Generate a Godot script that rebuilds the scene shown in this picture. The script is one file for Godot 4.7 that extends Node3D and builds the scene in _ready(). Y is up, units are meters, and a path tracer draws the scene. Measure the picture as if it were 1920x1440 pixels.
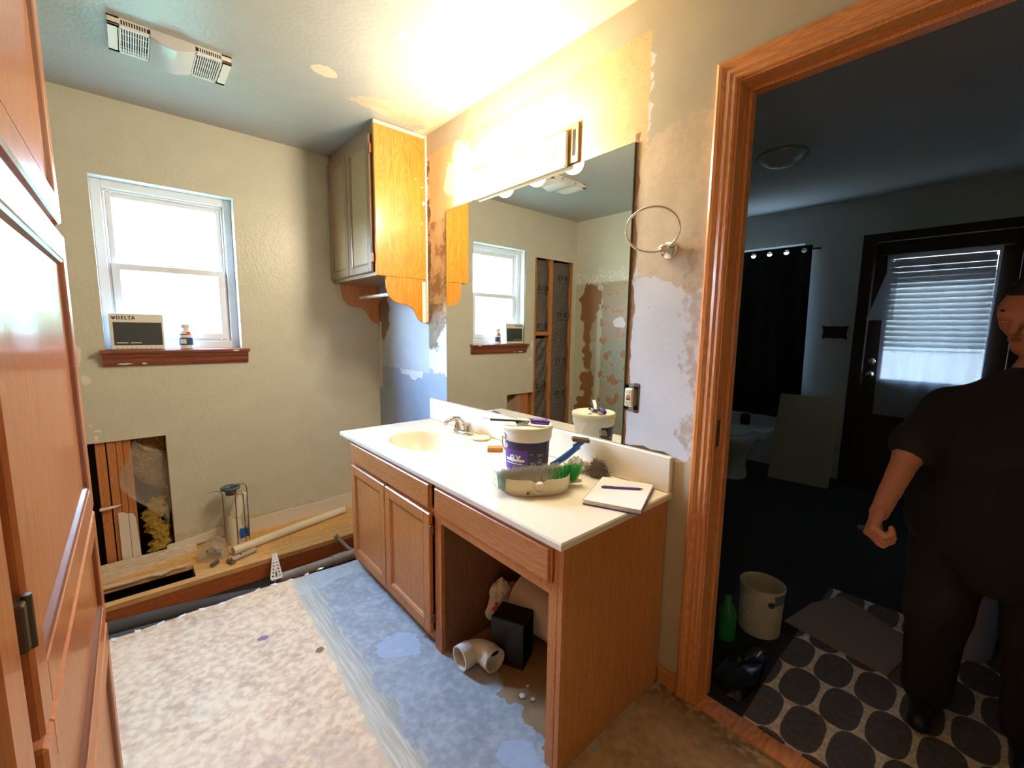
extends Node3D
# A half-renovated bathroom with a view through a doorway into a dark room.
# Axes: mirror wall is the plane x = 0 (room on x < 0), window wall is z = 0 (room on z > 0), floor y = 0, metres.

const H := 2.44
var used := {}
var mat := {}
var tex := {}

# ---------------------------------------------------------------- geometry collector
class Geo:
	var v := PackedVector3Array()
	var n := PackedVector3Array()
	var uv := PackedVector2Array()
	var col := PackedColorArray()
	var idx := PackedInt32Array()
	var t := Transform3D()
	var color := Color.WHITE
	var uvf = null                     # optional Callable: local position -> UV

	func at(o: Vector3, rot := Vector3.ZERO) -> Geo:
		t = Transform3D(Basis.from_euler(rot * PI / 180.0), o)
		return self

	func vert(p: Vector3, nn: Vector3, w := Vector2.ZERO) -> int:
		v.append(t * p); n.append((t.basis * nn).normalized())
		uv.append(uvf.call(p) if uvf != null else w); col.append(color)
		return v.size() - 1

	func face(p: Array, outward: Vector3, uvs = null) -> void:   # convex, flat
		var nn := Vector3.ZERO
		for i in range(1, p.size() - 1):
			nn += (p[i] - p[0]).cross(p[i + 1] - p[0])
		if nn.length_squared() < 1e-16:
			return
		nn = nn.normalized()
		var q := p.duplicate()
		var w = uvs.duplicate() if uvs else null
		if nn.dot(outward) < 0.0:
			q.reverse(); nn = -nn
			if w: w.reverse()
		var s := v.size()
		for i in q.size():
			vert(q[i], nn, w[i] if w else Vector2.ZERO)
		for i in range(1, q.size() - 1):
			idx.append_array([s, s + i + 1, s + i])

	func box(a: Vector3, b: Vector3, r := 0.002) -> Geo:          # chamfered box between two corners
		var lo := a.min(b)
		var hi := a.max(b)
		var c := (lo + hi) * 0.5
		var h := (hi - lo) * 0.5
		r = minf(r, minf(h.x, minf(h.y, h.z)) * 0.6)
		for ax in 3:
			var b1 := (ax + 1) % 3
			var b2 := (ax + 2) % 3
			for s: float in [-1.0, 1.0]:
				var p := []
				for k in [[-1, -1], [1, -1], [1, 1], [-1, 1]]:
					var q := Vector3.ZERO
					q[ax] = s * h[ax]; q[b1] = k[0] * (h[b1] - r); q[b2] = k[1] * (h[b2] - r)
					p.append(c + q)
				var o := Vector3.ZERO
				o[ax] = s
				face(p, o)
			if r > 0.0:
				for s1 in [-1.0, 1.0]:
					for s2 in [-1.0, 1.0]:
						var p := []
						for k in [[-1, 0], [1, 0], [1, 1], [-1, 1]]:
							var q := Vector3.ZERO
							q[ax] = k[0] * (h[ax] - r)
							q[b1] = s1 * (h[b1] - (r if k[1] else 0.0)); q[b2] = s2 * (h[b2] - (0.0 if k[1] else r))
							p.append(c + q)
						var o := Vector3.ZERO
						o[b1] = s1; o[b2] = s2
						face(p, o)
		if r > 0.0:
			for sx in [-1.0, 1.0]:
				for sy in [-1.0, 1.0]:
					for sz in [-1.0, 1.0]:
						var s := Vector3(sx, sy, sz)
						face([c + s * Vector3(h.x, h.y - r, h.z - r), c + s * Vector3(h.x - r, h.y, h.z - r), c + s * Vector3(h.x - r, h.y - r, h.z)], s)
		return self

	func grid(rows: Array, close_v := false, flip := false, close_u := false) -> Geo:   # rows of points, smooth
		var m: int = rows.size()
		var k: int = rows[0].size()
		var nn := PackedVector3Array()
		nn.resize(m * k)
		var cen := Vector3.ZERO
		for i in m:
			for j in k:
				cen += rows[i][j]
				var a: Vector3 = rows[(i + 1) % m if close_u else mini(i + 1, m - 1)][j]
				var b: Vector3 = rows[(i - 1 + m) % m if close_u else maxi(i - 1, 0)][j]
				var c: Vector3 = rows[i][(j + 1) % k if close_v else mini(j + 1, k - 1)]
				var d: Vector3 = rows[i][(j - 1 + k) % k if close_v else maxi(j - 1, 0)]
				var x := (a - b).cross(c - d)
				nn[i * k + j] = x.normalized() if x.length() > 1e-12 else Vector3.ZERO
		for i in [0, m - 1]:            # poles
			for j in k:
				if nn[i * k + j] == Vector3.ZERO:
					var s := Vector3.ZERO
					for l in k:
						s += nn[(1 if i == 0 else m - 2) * k + l]
					nn[i * k + j] = s.normalized() if s.length() > 1e-6 else Vector3.UP
		cen /= m * k
		var way := 0.0
		for i in m:
			var rc := Vector3.ZERO
			if close_v:
				for j in k: rc += rows[i][j]
				rc /= k
			else:
				rc = cen
			for j in k:
				way += nn[i * k + j].dot(rows[i][j] - rc)
		var sg := -1.0 if (way < 0.0) != flip else 1.0
		var s0 := v.size()
		var kk := k + 1 if close_v else k
		for i in m:
			for j in kk:
				vert(rows[i][j % k], nn[i * k + j % k] * sg, Vector2(float(j) / (kk - 1), float(i) / maxi(1, m - 1)))
		for i in (m if close_u else m - 1):
			for j in kk - 1:
				var a := s0 + i * kk + j
				var b := s0 + ((i + 1) % m) * kk + j
				if sg > 0.0:
					idx.append_array([a, a + 1, b, b, a + 1, b + 1])
				else:
					idx.append_array([a, b, a + 1, b, b + 1, a + 1])
		return self

	func lathe(prof: Array, sides := 24, sx := 1.0, sz := 1.0) -> Geo:   # Vector2(radius, y), bottom to top on the outside
		var rows := []
		for p in prof:
			var row := PackedVector3Array()
			for j in sides:
				var a := TAU * j / sides
				row.append(Vector3(cos(a) * p.x * sx, p.y, sin(a) * p.x * sz))
			rows.append(row)
		return grid(rows, true)

	func lathe_sharp(prof: Array, sides := 24, sx := 1.0, sz := 1.0) -> Geo:   # every segment its own band: crisp edges
		for i in prof.size() - 1:
			var rows := []
			for p in [prof[i], prof[i + 1]]:
				var row := PackedVector3Array()
				for j in sides:
					var a := TAU * j / sides
					row.append(Vector3(cos(a) * p.x * sx, p.y, sin(a) * p.x * sz))
				rows.append(row)
			var d: Vector2 = prof[i + 1] - prof[i]
			var s0 := v.size()
			var nx := Vector2(d.y, -d.x).normalized()
			for r in 2:
				for j in sides + 1:
					var a := TAU * j / sides
					vert(rows[r][j % sides], Vector3(cos(a) * nx.x / sx, nx.y, sin(a) * nx.x / sz), Vector2(float(j) / sides, float(r)))
			for j in sides:
				var a := s0 + j
				var b := a + sides + 1
				idx.append_array([a, a + 1, b, b, a + 1, b + 1])
		return self

	func tube(path: Array, r, sides := 12, cap := true) -> Geo:          # r: float or Array of floats
		var rows := []
		var up := Vector3.ZERO
		for i in path.size():
			var d: Vector3 = (path[mini(i + 1, path.size() - 1)] - path[maxi(i - 1, 0)]).normalized()
			if up == Vector3.ZERO:
				up = d.cross(Vector3.UP if absf(d.y) < 0.9 else Vector3.RIGHT).normalized()
			else:
				up = (up - d * up.dot(d)).normalized()
			var sd := d.cross(up)
			var rr: float = r[i] if r is Array else r
			var row := PackedVector3Array()
			for j in sides:
				var a := TAU * j / sides
				row.append(path[i] + (up * cos(a) + sd * sin(a)) * rr)
			rows.append(row)
		grid(rows, true)
		if cap:
			face(Array(rows[0]), path[0] - path[1])
			face(Array(rows[-1]), path[-1] - path[-2])
		return self

	func ring(c: Vector3, b: Basis, R: float, r: float, sides := 10, seg := 40) -> Geo:
		var rows := []
		for i in seg:
			var a := TAU * i / seg
			var d := b.x * cos(a) + b.y * sin(a)
			var row := PackedVector3Array()
			for j in sides:
				var q := TAU * j / sides
				row.append(c + d * (R + r * cos(q)) + b.z * r * sin(q))
			rows.append(row)
		return grid(rows, true, false, true)

	func prism(poly: Array, ax: int, a: float, b: float) -> Geo:         # polygon of Vector2 in the plane across axis ax, from a to b
		var pts := PackedVector2Array(poly)
		var tri := Geometry2D.triangulate_polygon(pts)
		var up := func(q: Vector2, h: float) -> Vector3:
			return Vector3(h, q.y, q.x) if ax == 0 else (Vector3(q.x, h, q.y) if ax == 1 else Vector3(q.x, q.y, h))
		for s in [[a, -1.0], [b, 1.0]]:
			var o := Vector3.ZERO
			o[ax] = s[1] * signf(b - a)
			for i in range(0, tri.size(), 3):
				face([up.call(pts[tri[i]], s[0]), up.call(pts[tri[i + 1]], s[0]), up.call(pts[tri[i + 2]], s[0])], o)
		var cw := Geometry2D.is_polygon_clockwise(pts)
		for i in pts.size():
			var p := pts[i]
			var q := pts[(i + 1) % pts.size()]
			var e := q - p
			var o2 := Vector2(e.y, -e.x) * (-1.0 if cw else 1.0)
			face([up.call(p, a), up.call(q, a), up.call(q, b), up.call(p, b)], up.call(o2, 0.0))
		return self

	func sheet_holes(ax: int, a: float, b: float, lo: Vector2, hi: Vector2, holes: Array) -> Geo:   # slab across axis ax with rectangular holes [Rect as [x0,y0,x1,y1]]
		var us := [lo.x, hi.x]
		var vs := [lo.y, hi.y]
		for h in holes:
			us.append_array([clampf(h[0], lo.x, hi.x), clampf(h[2], lo.x, hi.x)]); vs.append_array([clampf(h[1], lo.y, hi.y), clampf(h[3], lo.y, hi.y)])
		us.sort(); vs.sort()
		var uu := [us[0]]
		for x in us: if x - uu[-1] > 1e-5: uu.append(x)
		var vv := [vs[0]]
		for x in vs: if x - vv[-1] > 1e-5: vv.append(x)
		var up := func(q: Vector2, h: float) -> Vector3:
			return Vector3(h, q.y, q.x) if ax == 0 else (Vector3(q.x, h, q.y) if ax == 1 else Vector3(q.x, q.y, h))
		var solid := func(i: int, j: int) -> bool:
			if i < 0 or j < 0 or i >= uu.size() - 1 or j >= vv.size() - 1: return false
			var c := Vector2((uu[i] + uu[i + 1]) / 2, (vv[j] + vv[j + 1]) / 2)
			for h in holes:
				if c.x > h[0] and c.x < h[2] and c.y > h[1] and c.y < h[3]: return false
			return true
		for i in uu.size() - 1:
			for j in vv.size() - 1:
				if not solid.call(i, j): continue
				var p := [Vector2(uu[i], vv[j]), Vector2(uu[i + 1], vv[j]), Vector2(uu[i + 1], vv[j + 1]), Vector2(uu[i], vv[j + 1])]
				for s in [[a, -1.0], [b, 1.0]]:
					var o := Vector3.ZERO
					o[ax] = s[1] * signf(b - a)
					face(p.map(func(q): return up.call(q, s[0])), o)
				for e in [[0, 1, 0, -1], [1, 2, 1, 0], [2, 3, 0, 1], [3, 0, -1, 0]]:
					if not solid.call(i + e[2], j + e[3]):
						face([up.call(p[e[0]], a), up.call(p[e[1]], a), up.call(p[e[1]], b), up.call(p[e[0]], b)], up.call(Vector2(e[2], e[3]), 0.0))
		return self

	func add_mesh(m: Mesh, x: Transform3D) -> Geo:
		for s in m.get_surface_count():
			var ar := m.surface_get_arrays(s)
			var s0 := v.size()
			var keep := t
			t = t * x
			for i in ar[Mesh.ARRAY_VERTEX].size():
				vert(ar[Mesh.ARRAY_VERTEX][i], ar[Mesh.ARRAY_NORMAL][i])
			t = keep
			if ar[Mesh.ARRAY_INDEX] != null and ar[Mesh.ARRAY_INDEX].size():
				for k in ar[Mesh.ARRAY_INDEX]: idx.append(s0 + k)
			else:
				for k in ar[Mesh.ARRAY_VERTEX].size(): idx.append(s0 + k)
		return self

	func mesh() -> ArrayMesh:
		var a := []
		a.resize(Mesh.ARRAY_MAX)
		a[Mesh.ARRAY_VERTEX] = v; a[Mesh.ARRAY_NORMAL] = n; a[Mesh.ARRAY_TEX_UV] = uv; a[Mesh.ARRAY_COLOR] = col; a[Mesh.ARRAY_INDEX] = idx
		var m := ArrayMesh.new()
		m.add_surface_from_arrays(Mesh.PRIMITIVE_TRIANGLES, a)
		return m

# ---------------------------------------------------------------- scene helpers
func numbered(called: String) -> String:
	used[called] = used.get(called, -1) + 1
	return called if used[called] == 0 else "%s_%03d" % [called, used[called]]

func thing(called: String, label: String, category: String, at := Vector3.ZERO, turn := Vector3.ZERO, group := "") -> Node3D:
	var o := Node3D.new()
	o.name = numbered(called)
	add_child(o, true)
	o.position = at
	o.rotation_degrees = turn
	tag(o, label, category, group)
	return o

func tag(o: Node, label: String, category: String, group := "") -> void:
	o.set_meta("label", label); o.set_meta("category", category)
	if group: o.set_meta("group", group)

func put(called: String, g, m, parent: Node = null) -> MeshInstance3D:
	var o := MeshInstance3D.new()
	o.mesh = g.mesh() if g is Geo else g
	o.material_override = mat[m] if m is String else m
	if parent == null or parent == self:
		o.name = numbered(called)
		add_child(o, true)
	else:
		o.name = called
		parent.add_child(o, true)
	return o

func struct(called: String, g, m, label: String, category: String) -> MeshInstance3D:
	var o := put(called, g, m)
	o.set_meta("kind", "structure")
	tag(o, label, category)
	return o

func group_struct(called: String, label: String, category: String, at := Vector3.ZERO) -> Node3D:
	var o := thing(called, label, category, at)
	o.set_meta("kind", "structure")
	return o

func stuff(o: Node) -> void:
	o.set_meta("kind", "stuff")

func B(a: Vector3, b: Vector3, r := 0.002) -> Geo:
	return Geo.new().box(a, b, r)

func V(x: float, y: float, z: float) -> Vector3:
	return Vector3(x, y, z)

func C8(r: int, g: int, b: int) -> Color:
	return Color8(r, g, b)

func text_geo(s: String, size: float, depth := 0.0006, bold := true) -> TextMesh:
	var f := SystemFont.new()
	f.font_names = PackedStringArray(["Droid Sans"])
	f.font_weight = 700 if bold else 400
	var m := TextMesh.new()
	m.text = s; m.font = f; m.font_size = 64; m.pixel_size = size / 64.0; m.depth = depth
	return m

# ---------------------------------------------------------------- noise and textures
func noise_bytes(sd: int, freq: float, size: int, oct := 4, kind := FastNoiseLite.TYPE_SIMPLEX_SMOOTH) -> PackedByteArray:
	var f := FastNoiseLite.new()
	f.seed = sd; f.noise_type = kind; f.frequency = freq; f.fractal_octaves = oct
	var im := f.get_seamless_image(size, size)
	im.convert(Image.FORMAT_L8)
	return im.get_data()

func grey_tex(d: PackedByteArray, size: int) -> ImageTexture:
	return ImageTexture.create_from_image(Image.create_from_data(size, size, false, Image.FORMAT_L8, d))

func image_tex(d: PackedByteArray, w: int, h: int) -> ImageTexture:
	return ImageTexture.create_from_image(Image.create_from_data(w, h, false, Image.FORMAT_RGB8, d))

func wood_textures() -> void:
	var n := 512
	var low := noise_bytes(11, 0.006, n, 3)
	var fine := noise_bytes(12, 0.05, n, 3)
	var dv := PackedByteArray(); dv.resize(n * n * 3)
	var dh := PackedByteArray(); dh.resize(n * n * 3)
	for y in n:
		for x in n:
			var yy := y if y < 256 else 511 - y
			var l: float = low[(yy >> 1) * n + x] / 255.0
			var ring := l * 9.0
			ring = absf(ring - floorf(ring) - 0.5) * 2.0
			var p: float = fine[(yy >> 4) * n + ((x * 3) & 511)] / 255.0
			var q: float = fine[(yy >> 3) * n + ((x * 2 + 97) & 511)] / 255.0
			var k := 0.83 + 0.085 * ring + 0.07 * (p - 0.5) * 2.0
			if q < 0.34: k -= (0.34 - q) * 0.5
			var r := clampf(k * 1.04, 0, 1)
			var g := clampf(pow(k, 1.35) * 1.05, 0, 1)
			var b := clampf(pow(k, 1.8) * 1.08, 0, 1)
			var i := (y * n + x) * 3
			var j := (x * n + y) * 3
			dv[i] = int(r * 255); dv[i + 1] = int(g * 255); dv[i + 2] = int(b * 255)
			dh[j] = dv[i]; dh[j + 1] = dv[i + 1]; dh[j + 2] = dv[i + 2]
	tex.wood_v = image_tex(dv, n, n)
	tex.wood_h = image_tex(dh, n, n)

func M(called: String, c: Color, rough := 0.6, o := {}) -> StandardMaterial3D:
	var m := StandardMaterial3D.new()
	m.resource_name = called
	m.albedo_color = c
	m.roughness = rough
	m.metallic = o.get("metal", 0.0)
	m.metallic_specular = o.get("spec", 0.5)
	m.cull_mode = BaseMaterial3D.CULL_DISABLED
	if o.has("tex"):
		m.albedo_texture = tex[o.tex]
	if o.has("tri"):
		m.uv1_triplanar = true
		m.uv1_triplanar_sharpness = 8.0
		m.uv1_world_triplanar = o.get("world", false)
		m.uv1_scale = o.tri if o.tri is Vector3 else Vector3.ONE * o.tri
		m.uv1_offset = o.get("off", Vector3.ZERO)
	if o.has("bump"):
		m.heightmap_enabled = true
		m.heightmap_texture = tex[o.bump]
		m.heightmap_scale = o.get("bump_cm", 0.1)
	if o.has("coat"):
		m.clearcoat_enabled = true; m.clearcoat = o.coat; m.clearcoat_roughness = o.get("coat_rough", 0.1)
	if o.has("emit"):
		m.emission_enabled = true; m.emission = o.emit; m.emission_energy_multiplier = o.get("energy", 1.0)
	if o.has("back"):
		m.backlight_enabled = true; m.backlight = o.back
	if o.has("rim"):
		m.rim_enabled = true; m.rim = o.rim; m.rim_tint = 0.6
	if o.has("sss"):
		m.subsurf_scatter_enabled = true; m.subsurf_scatter_strength = o.sss
	if o.get("glass", false):
		m.transparency = BaseMaterial3D.TRANSPARENCY_ALPHA
	if o.get("vc", false):
		m.vertex_color_use_as_albedo = true
	mat[called] = m
	return m

func wood(called: String, c: Color, rough: float, horizontal := false, o := {}) -> void:
	var q := o.duplicate()
	q.tex = "wood_h" if horizontal else "wood_v"
	q.tri = Vector3(1.1, 3.2, 1.1) if horizontal else Vector3(3.2, 1.1, 3.2)
	if o.has("grain"): q.tri = o.grain
	M(called, c, rough, q)

# ---------------------------------------------------------------- painted surfaces
var nA: PackedByteArray    # coarse
var nB: PackedByteArray    # middle
var nC: PackedByteArray    # fine grain
var nD: PackedByteArray    # blotches

func nz(a: PackedByteArray, u: float, w: float) -> float:      # 1 unit = one tile of 512
	return a[(int(w * 512.0) & 511) * 512 + (int(u * 512.0) & 511)] / 255.0 - 0.5

func paint(w: int, h: int, x0: float, y0: float, x1: float, y1: float, f: Callable) -> ImageTexture:   # f(x, y) -> Color, y1 at the top row
	var rows := []
	rows.resize(h)
	var row := func(r: int) -> void:
		var d := PackedByteArray()
		d.resize(w * 3)
		var y := y1 + (y0 - y1) * (r + 0.5) / h
		var i := 0
		for c in w:
			var k: Color = f.call(x0 + (x1 - x0) * (c + 0.5) / w, y)
			d[i] = clampi(int(k.r * 255.0), 0, 255); d[i + 1] = clampi(int(k.g * 255.0), 0, 255); d[i + 2] = clampi(int(k.b * 255.0), 0, 255)
			i += 3
		rows[r] = d
	WorkerThreadPool.wait_for_group_task_completion(WorkerThreadPool.add_group_task(row, h))
	var all := PackedByteArray()
	for d in rows: all.append_array(d)
	return image_tex(all, w, h)

func rect_d(x: float, y: float, a: float, b: float, c: float, d: float) -> float:      # signed distance to a rectangle, negative inside
	return maxf(maxf(a - x, x - c), maxf(b - y, y - d))

func blot(x: float, y: float, cx: float, cy: float, rx: float, ry: float) -> float:    # rough signed distance to an ellipse
	return (sqrt(pow((x - cx) / rx, 2) + pow((y - cy) / ry, 2)) - 1.0) * minf(rx, ry)

func east_wall_colour(z: float, y: float) -> Color:
	var a := nz(nA, z * 0.5, y * 0.5)
	var b := nz(nB, z * 0.6, y * 0.6)
	var g := nz(nC, z * 0.9, y * 0.9)
	var rag := b * 0.10 + g * 0.025
	# skim coat and primer, pale with a cool cast
	var c := Color(0.84, 0.84, 0.85) * (1.0 + 0.07 * a + 0.05 * b)
	# greige wall paint that is left: strip below the ceiling, the band round the door, below the towel ring
	var paint_c := Color(0.73, 0.69, 0.60) * (1.0 + 0.05 * b)
	if y > 2.315 + g * 0.01 or z > 2.235 + 0.3 * maxf(0.0, 2.02 - y) + rag * 0.8 and y > 1.9:
		c = paint_c
	# warm smeared skim between the mirror and the door casing
	if z > 2.19 and y < 1.97 + rag and y > 1.52 + rag * 1.2 - 0.25 * (z - 2.2):
		c = Color(0.80, 0.725, 0.61) * (1.0 + 0.12 * nz(nB, z * 0.9, y * 0.5) + 0.06 * g)
	# bare paper field left by the old panel round the light bar, speckled
	if rect_d(z, y, 0.745, 1.90, 2.232, 2.318) + g * 0.008 < 0.0:
		c = Color(0.83, 0.73, 0.53) * (1.0 + 0.10 * b + 0.05 * g)
		if nz(nC, z * 2.3, y * 2.3) > 0.30: c = c * 0.78
	if z > 0.73 and z < 0.96 and y > 1.33 and y <= 1.93:
		c = Color(0.76, 0.66, 0.50) * (1.0 + 0.22 * b)
		c = c.lerp(Color(0.52, 0.39, 0.25), clampf((-0.02 - b - g * 0.5 - 0.9 * maxf(0.0, y - 1.72)) * 3.0, 0, 0.75))
	# brown glue line beside the cabinet and ragged brown patch under its bracket
	if z > 0.735 and z < 0.765 + b * 0.04 and y > 1.40 and y < 2.33: c = Color(0.42, 0.30, 0.19) * (1.0 + g * 0.6) if g + b > -0.16 else c
	if blot(z, y, 0.80, 1.36, 0.14, 0.17) + rag * 1.1 < 0.0 and y < 1.45: c = c.lerp(Color(0.47, 0.37, 0.26) * (1.0 + 0.5 * b + 0.4 * g), clampf(-(blot(z, y, 0.80, 1.36, 0.14, 0.17) + rag * 1.1) * 30.0, 0, 0.85))
	if blot(z, y, 0.10, 1.38, 0.09, 0.14) + rag < 0.0: c = Color(0.52, 0.42, 0.31) * (1.0 + 0.4 * b)
	# a pale peel by the left end of the light bar
	if blot(z, y, 1.06, 2.13, 0.13, 0.15) + rag < 0.0 and y > 1.98: c = Color(0.90, 0.87, 0.80)
	# old blue paint low down in the corner, with a torn upper edge and one torn tongue above it
	if z < 0.96 and y < 1.015 + b * 0.10 + 0.02 * sin(z * 9.0): c = Color(0.60, 0.66, 0.74) * (1.0 + 0.08 * b)
	if z < 0.96 and absf(y - 1.02 - b * 0.10 - 0.02 * sin(z * 9.0)) < 0.006: c = Color(0.86, 0.87, 0.88)
	if z < 0.74 and y > 1.02 and y < 1.60: c = Color(0.72, 0.75, 0.79) * (1.0 + 0.06 * b) if blot(z, y, 0.10, 1.38, 0.09, 0.14) + rag >= 0.0 else c
	if z < 0.055 and y > 0.85 and y < 1.35 and b < 0.12: c = Color(0.84, 0.82, 0.77)
	# brown paper edge along the mirror
	if z > 2.186 and z < 2.206 + b * 0.03 and y < 2.0: c = Color(0.60, 0.45, 0.29) * (1.0 + 0.3 * g)
	# scrapes against the casing
	if z > 2.425 + b * 0.10 and z < 2.49 and y < 1.75 and y > 0.5: c = c.lerp(Color(0.62, 0.47, 0.34), clampf(0.16 + 1.2 * nz(nB, z * 1.5, y * 0.8) + 1.0 * g, 0, 0.42))
	if z > 2.30 and y < 0.84 + rag * 0.6: c = Color(0.78, 0.73, 0.60) * (1.0 + 0.05 * b)
	# pock marks in the skim coat
	if z > 2.2 and y < 1.9 and nz(nC, z * 1.4, y * 1.4) > 0.36 and b > 0.02: c = c * 0.82
	return c

func north_wall_colour(x: float, y: float) -> Color:
	var b := nz(nB, x * 0.6, y * 0.6)
	var g := nz(nC, x * 0.8, y * 0.8)
	var c := Color(0.82, 0.82, 0.755) * (1.0 + 0.03 * b + 0.015 * g)
	# joint-compound dabs and the scuffed line of the removed baseboard
	for q in [[-1.60, 1.01, 0.018, 0.024], [-1.585, 0.70, 0.008, 0.016], [-1.578, 0.735, 0.012, 0.007], [-1.60, 0.765, 0.006, 0.012], [-1.62, 1.14, 0.014, 0.05]]:
		if blot(x, y, q[0], q[1], q[2], q[3]) + g * 0.012 < 0.0: c = Color(0.93, 0.91, 0.86)
	if y < 0.075 + b * 0.03: c = Color(0.80, 0.76, 0.68) * (1.0 + 0.12 * g)
	if x > -0.30 and y > 2.36 + b * 0.05: c = Color(0.9, 0.88, 0.82)
	if x < -0.35 and x > -1.25 and y < 0.9 and nz(nC, x * 1.6, y * 0.5) > 0.40: c = c * 1.12
	return c

func west_wall_colour(z: float, y: float) -> Color:       # alcove: paint above, torn drywall below
	var b := nz(nB, z * 0.8, y * 0.8)
	var g := nz(nC, z, y)
	var c := Color(0.82, 0.82, 0.76) * (1.0 + 0.03 * b)
	if y < 1.79 + g * 0.05:
		c = Color(0.64, 0.56, 0.43) * (1.0 + 0.1 * b)
		if y < 1.18 + g * 0.02: c = Color(0.62, 0.62, 0.52) * (1.0 + 0.12 * b)
		if z < 0.16 or (z > 0.30 and z < 0.36): c = Color(0.74, 0.73, 0.62)
		for q in [[0.20, 1.60, 0.14, 0.20], [0.17, 1.33, 0.05, 0.16], [0.18, 1.03, 0.05, 0.17], [0.18, 0.74, 0.08, 0.13], [0.16, 0.45, 0.12, 0.14]]:
			if blot(z, y, q[0], q[1], q[2], q[3]) + b * 0.09 < 0.0: c = Color(0.52, 0.36, 0.20) * (1.0 + 0.15 * g)
		if z > 0.34 and b > 0.12: c = Color(0.60, 0.45, 0.29)
		if blot(z, y, 0.58, 1.38, 0.07, 0.05) + b * 0.03 < 0.0: c = Color(0.9, 0.9, 0.9)
	elif absf(y - 1.86 - b * 0.1) < 0.05 and g > 0.12: c = Color(0.92, 0.93, 0.92)
	return c

func ceiling_colour(x: float, z: float) -> Color:
	var b := nz(nB, x * 0.6, z * 0.6)
	var g := nz(nC, x * 0.9, z * 0.9)
	var c := Color(0.66, 0.685, 0.68) * (1.0 + 0.03 * b)
	var rag := b * 0.16 + g * 0.05
	for q in [[-0.67, 0.99, 0.045, 0.035], [-0.40, 1.66, 0.018, 0.018], [-0.19, 1.25, 0.026, 0.018], [-0.52, 1.44, 0.012, 0.02], [-0.64, 1.60, 0.012, 0.014], [-0.10, 1.10, 0.05, 0.03]]:
		if blot(x, z, q[0], q[1], q[2], q[3]) + rag * 0.2 < 0.0: c = Color(0.86, 0.83, 0.74)
	if blot(x, z, -0.26, 0.86, 0.22, 0.085) + rag * 0.5 < 0.0: c = Color(0.80, 0.76, 0.67) * (1.0 + 0.15 * b)
	if x > -0.07 + rag * 0.5 and z > 0.70 and z < 1.0: c = Color(0.88, 0.82, 0.68)
	if blot(x, z, -0.09, 2.10, 0.20, 0.38) + rag * 0.7 < 0.0: c = Color(0.87, 0.80, 0.62) * (1.0 + 0.08 * b)
	if x > -0.025: c = Color(0.80, 0.74, 0.60)
	return c

func floor_colour(x: float, z: float) -> Color:
	var a := nz(nA, x * 0.5, z * 0.5)
	var b := nz(nB, x * 0.8, z * 0.8)
	var d := nz(nD, x * 1.6, z * 1.6)
	var g := nz(nC, x * 0.9, z * 0.9)
	var edge := -0.855 - 0.03 * z + g * 0.012 + b * 0.02
	var c: Color
	if x < edge:            # underlayment with torn paper and glue
		c = Color(0.83, 0.70, 0.545) * (1.0 + 0.12 * a + 0.06 * g)
		c = c.lerp(Color(0.93, 0.845, 0.70), clampf(d * 1.0 + b * 0.7 + g * 0.9 + 0.25, 0, 0.6))
		if d + b < -0.30: c = c.lerp(Color(0.66, 0.53, 0.42), clampf((-0.30 - d - b) * 2.0, 0, 0.4))
		if z > 1.95 + b * 0.5: c = c.lerp(Color(0.80, 0.70, 0.62), 0.4)
		if blot(x, z, -1.08, 1.20, 0.022, 0.013) + g * 0.01 < 0.0: c = Color(0.50, 0.38, 0.46)
		if blot(x, z, -0.92, 1.42, 0.016, 0.016) + g * 0.006 < 0.0: c = Color(0.52, 0.36, 0.24)
	else:                   # grey backing of the old sheet vinyl
		c = Color(0.685, 0.68, 0.675) * (1.0 + 0.10 * a + 0.08 * b + 0.05 * g)
		c = c.lerp(Color(0.80, 0.81, 0.81), clampf(d * 0.8 + b * 0.6 + g * 0.8 + 0.1, 0, 0.5))
		if d < -0.08: c = c.lerp(Color(0.60, 0.57, 0.57), clampf((-0.08 - d - 0.5 * b) * 1.3, 0, 0.4))
		if x < edge + 0.10 + b * 0.06:     # scraped stripe along the seam
			c = Color(0.70, 0.675, 0.60) * (1.0 + 0.10 * nz(nC, x * 3.0, z * 0.25))
			c = c.lerp(Color(0.86, 0.84, 0.78), clampf(nz(nC, x * 2.6, z * 0.12) * 1.8 + 0.1, 0, 0.6))
		if x < edge + 0.012: c = Color(0.76, 0.72, 0.60)
		if blot(x, z, -0.66, 1.60, 0.07, 0.075) + b * 0.09 + g * 0.03 < 0.0: c = c.lerp(Color(0.76, 0.80, 0.86), 0.7)
		if blot(x, z, -0.60, 2.30, 0.05, 0.10) + b * 0.06 < 0.0: c = c.lerp(Color(0.76, 0.80, 0.86), 0.7)
		# bare dusty subfloor in the knee space and beyond the end panel
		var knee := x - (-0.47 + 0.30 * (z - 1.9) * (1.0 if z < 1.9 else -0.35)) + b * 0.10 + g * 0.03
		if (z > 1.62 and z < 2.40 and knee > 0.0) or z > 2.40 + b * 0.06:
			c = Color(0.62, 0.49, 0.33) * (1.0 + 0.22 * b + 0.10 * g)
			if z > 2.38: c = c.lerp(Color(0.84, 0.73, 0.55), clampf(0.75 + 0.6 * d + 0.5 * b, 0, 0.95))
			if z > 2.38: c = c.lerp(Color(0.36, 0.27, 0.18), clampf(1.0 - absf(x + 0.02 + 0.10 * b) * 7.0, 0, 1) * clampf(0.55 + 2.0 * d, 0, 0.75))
		if z < 0.98 + b * 0.10: c = c.lerp(Color(0.80, 0.80, 0.76), 0.45)
	return c

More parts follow.
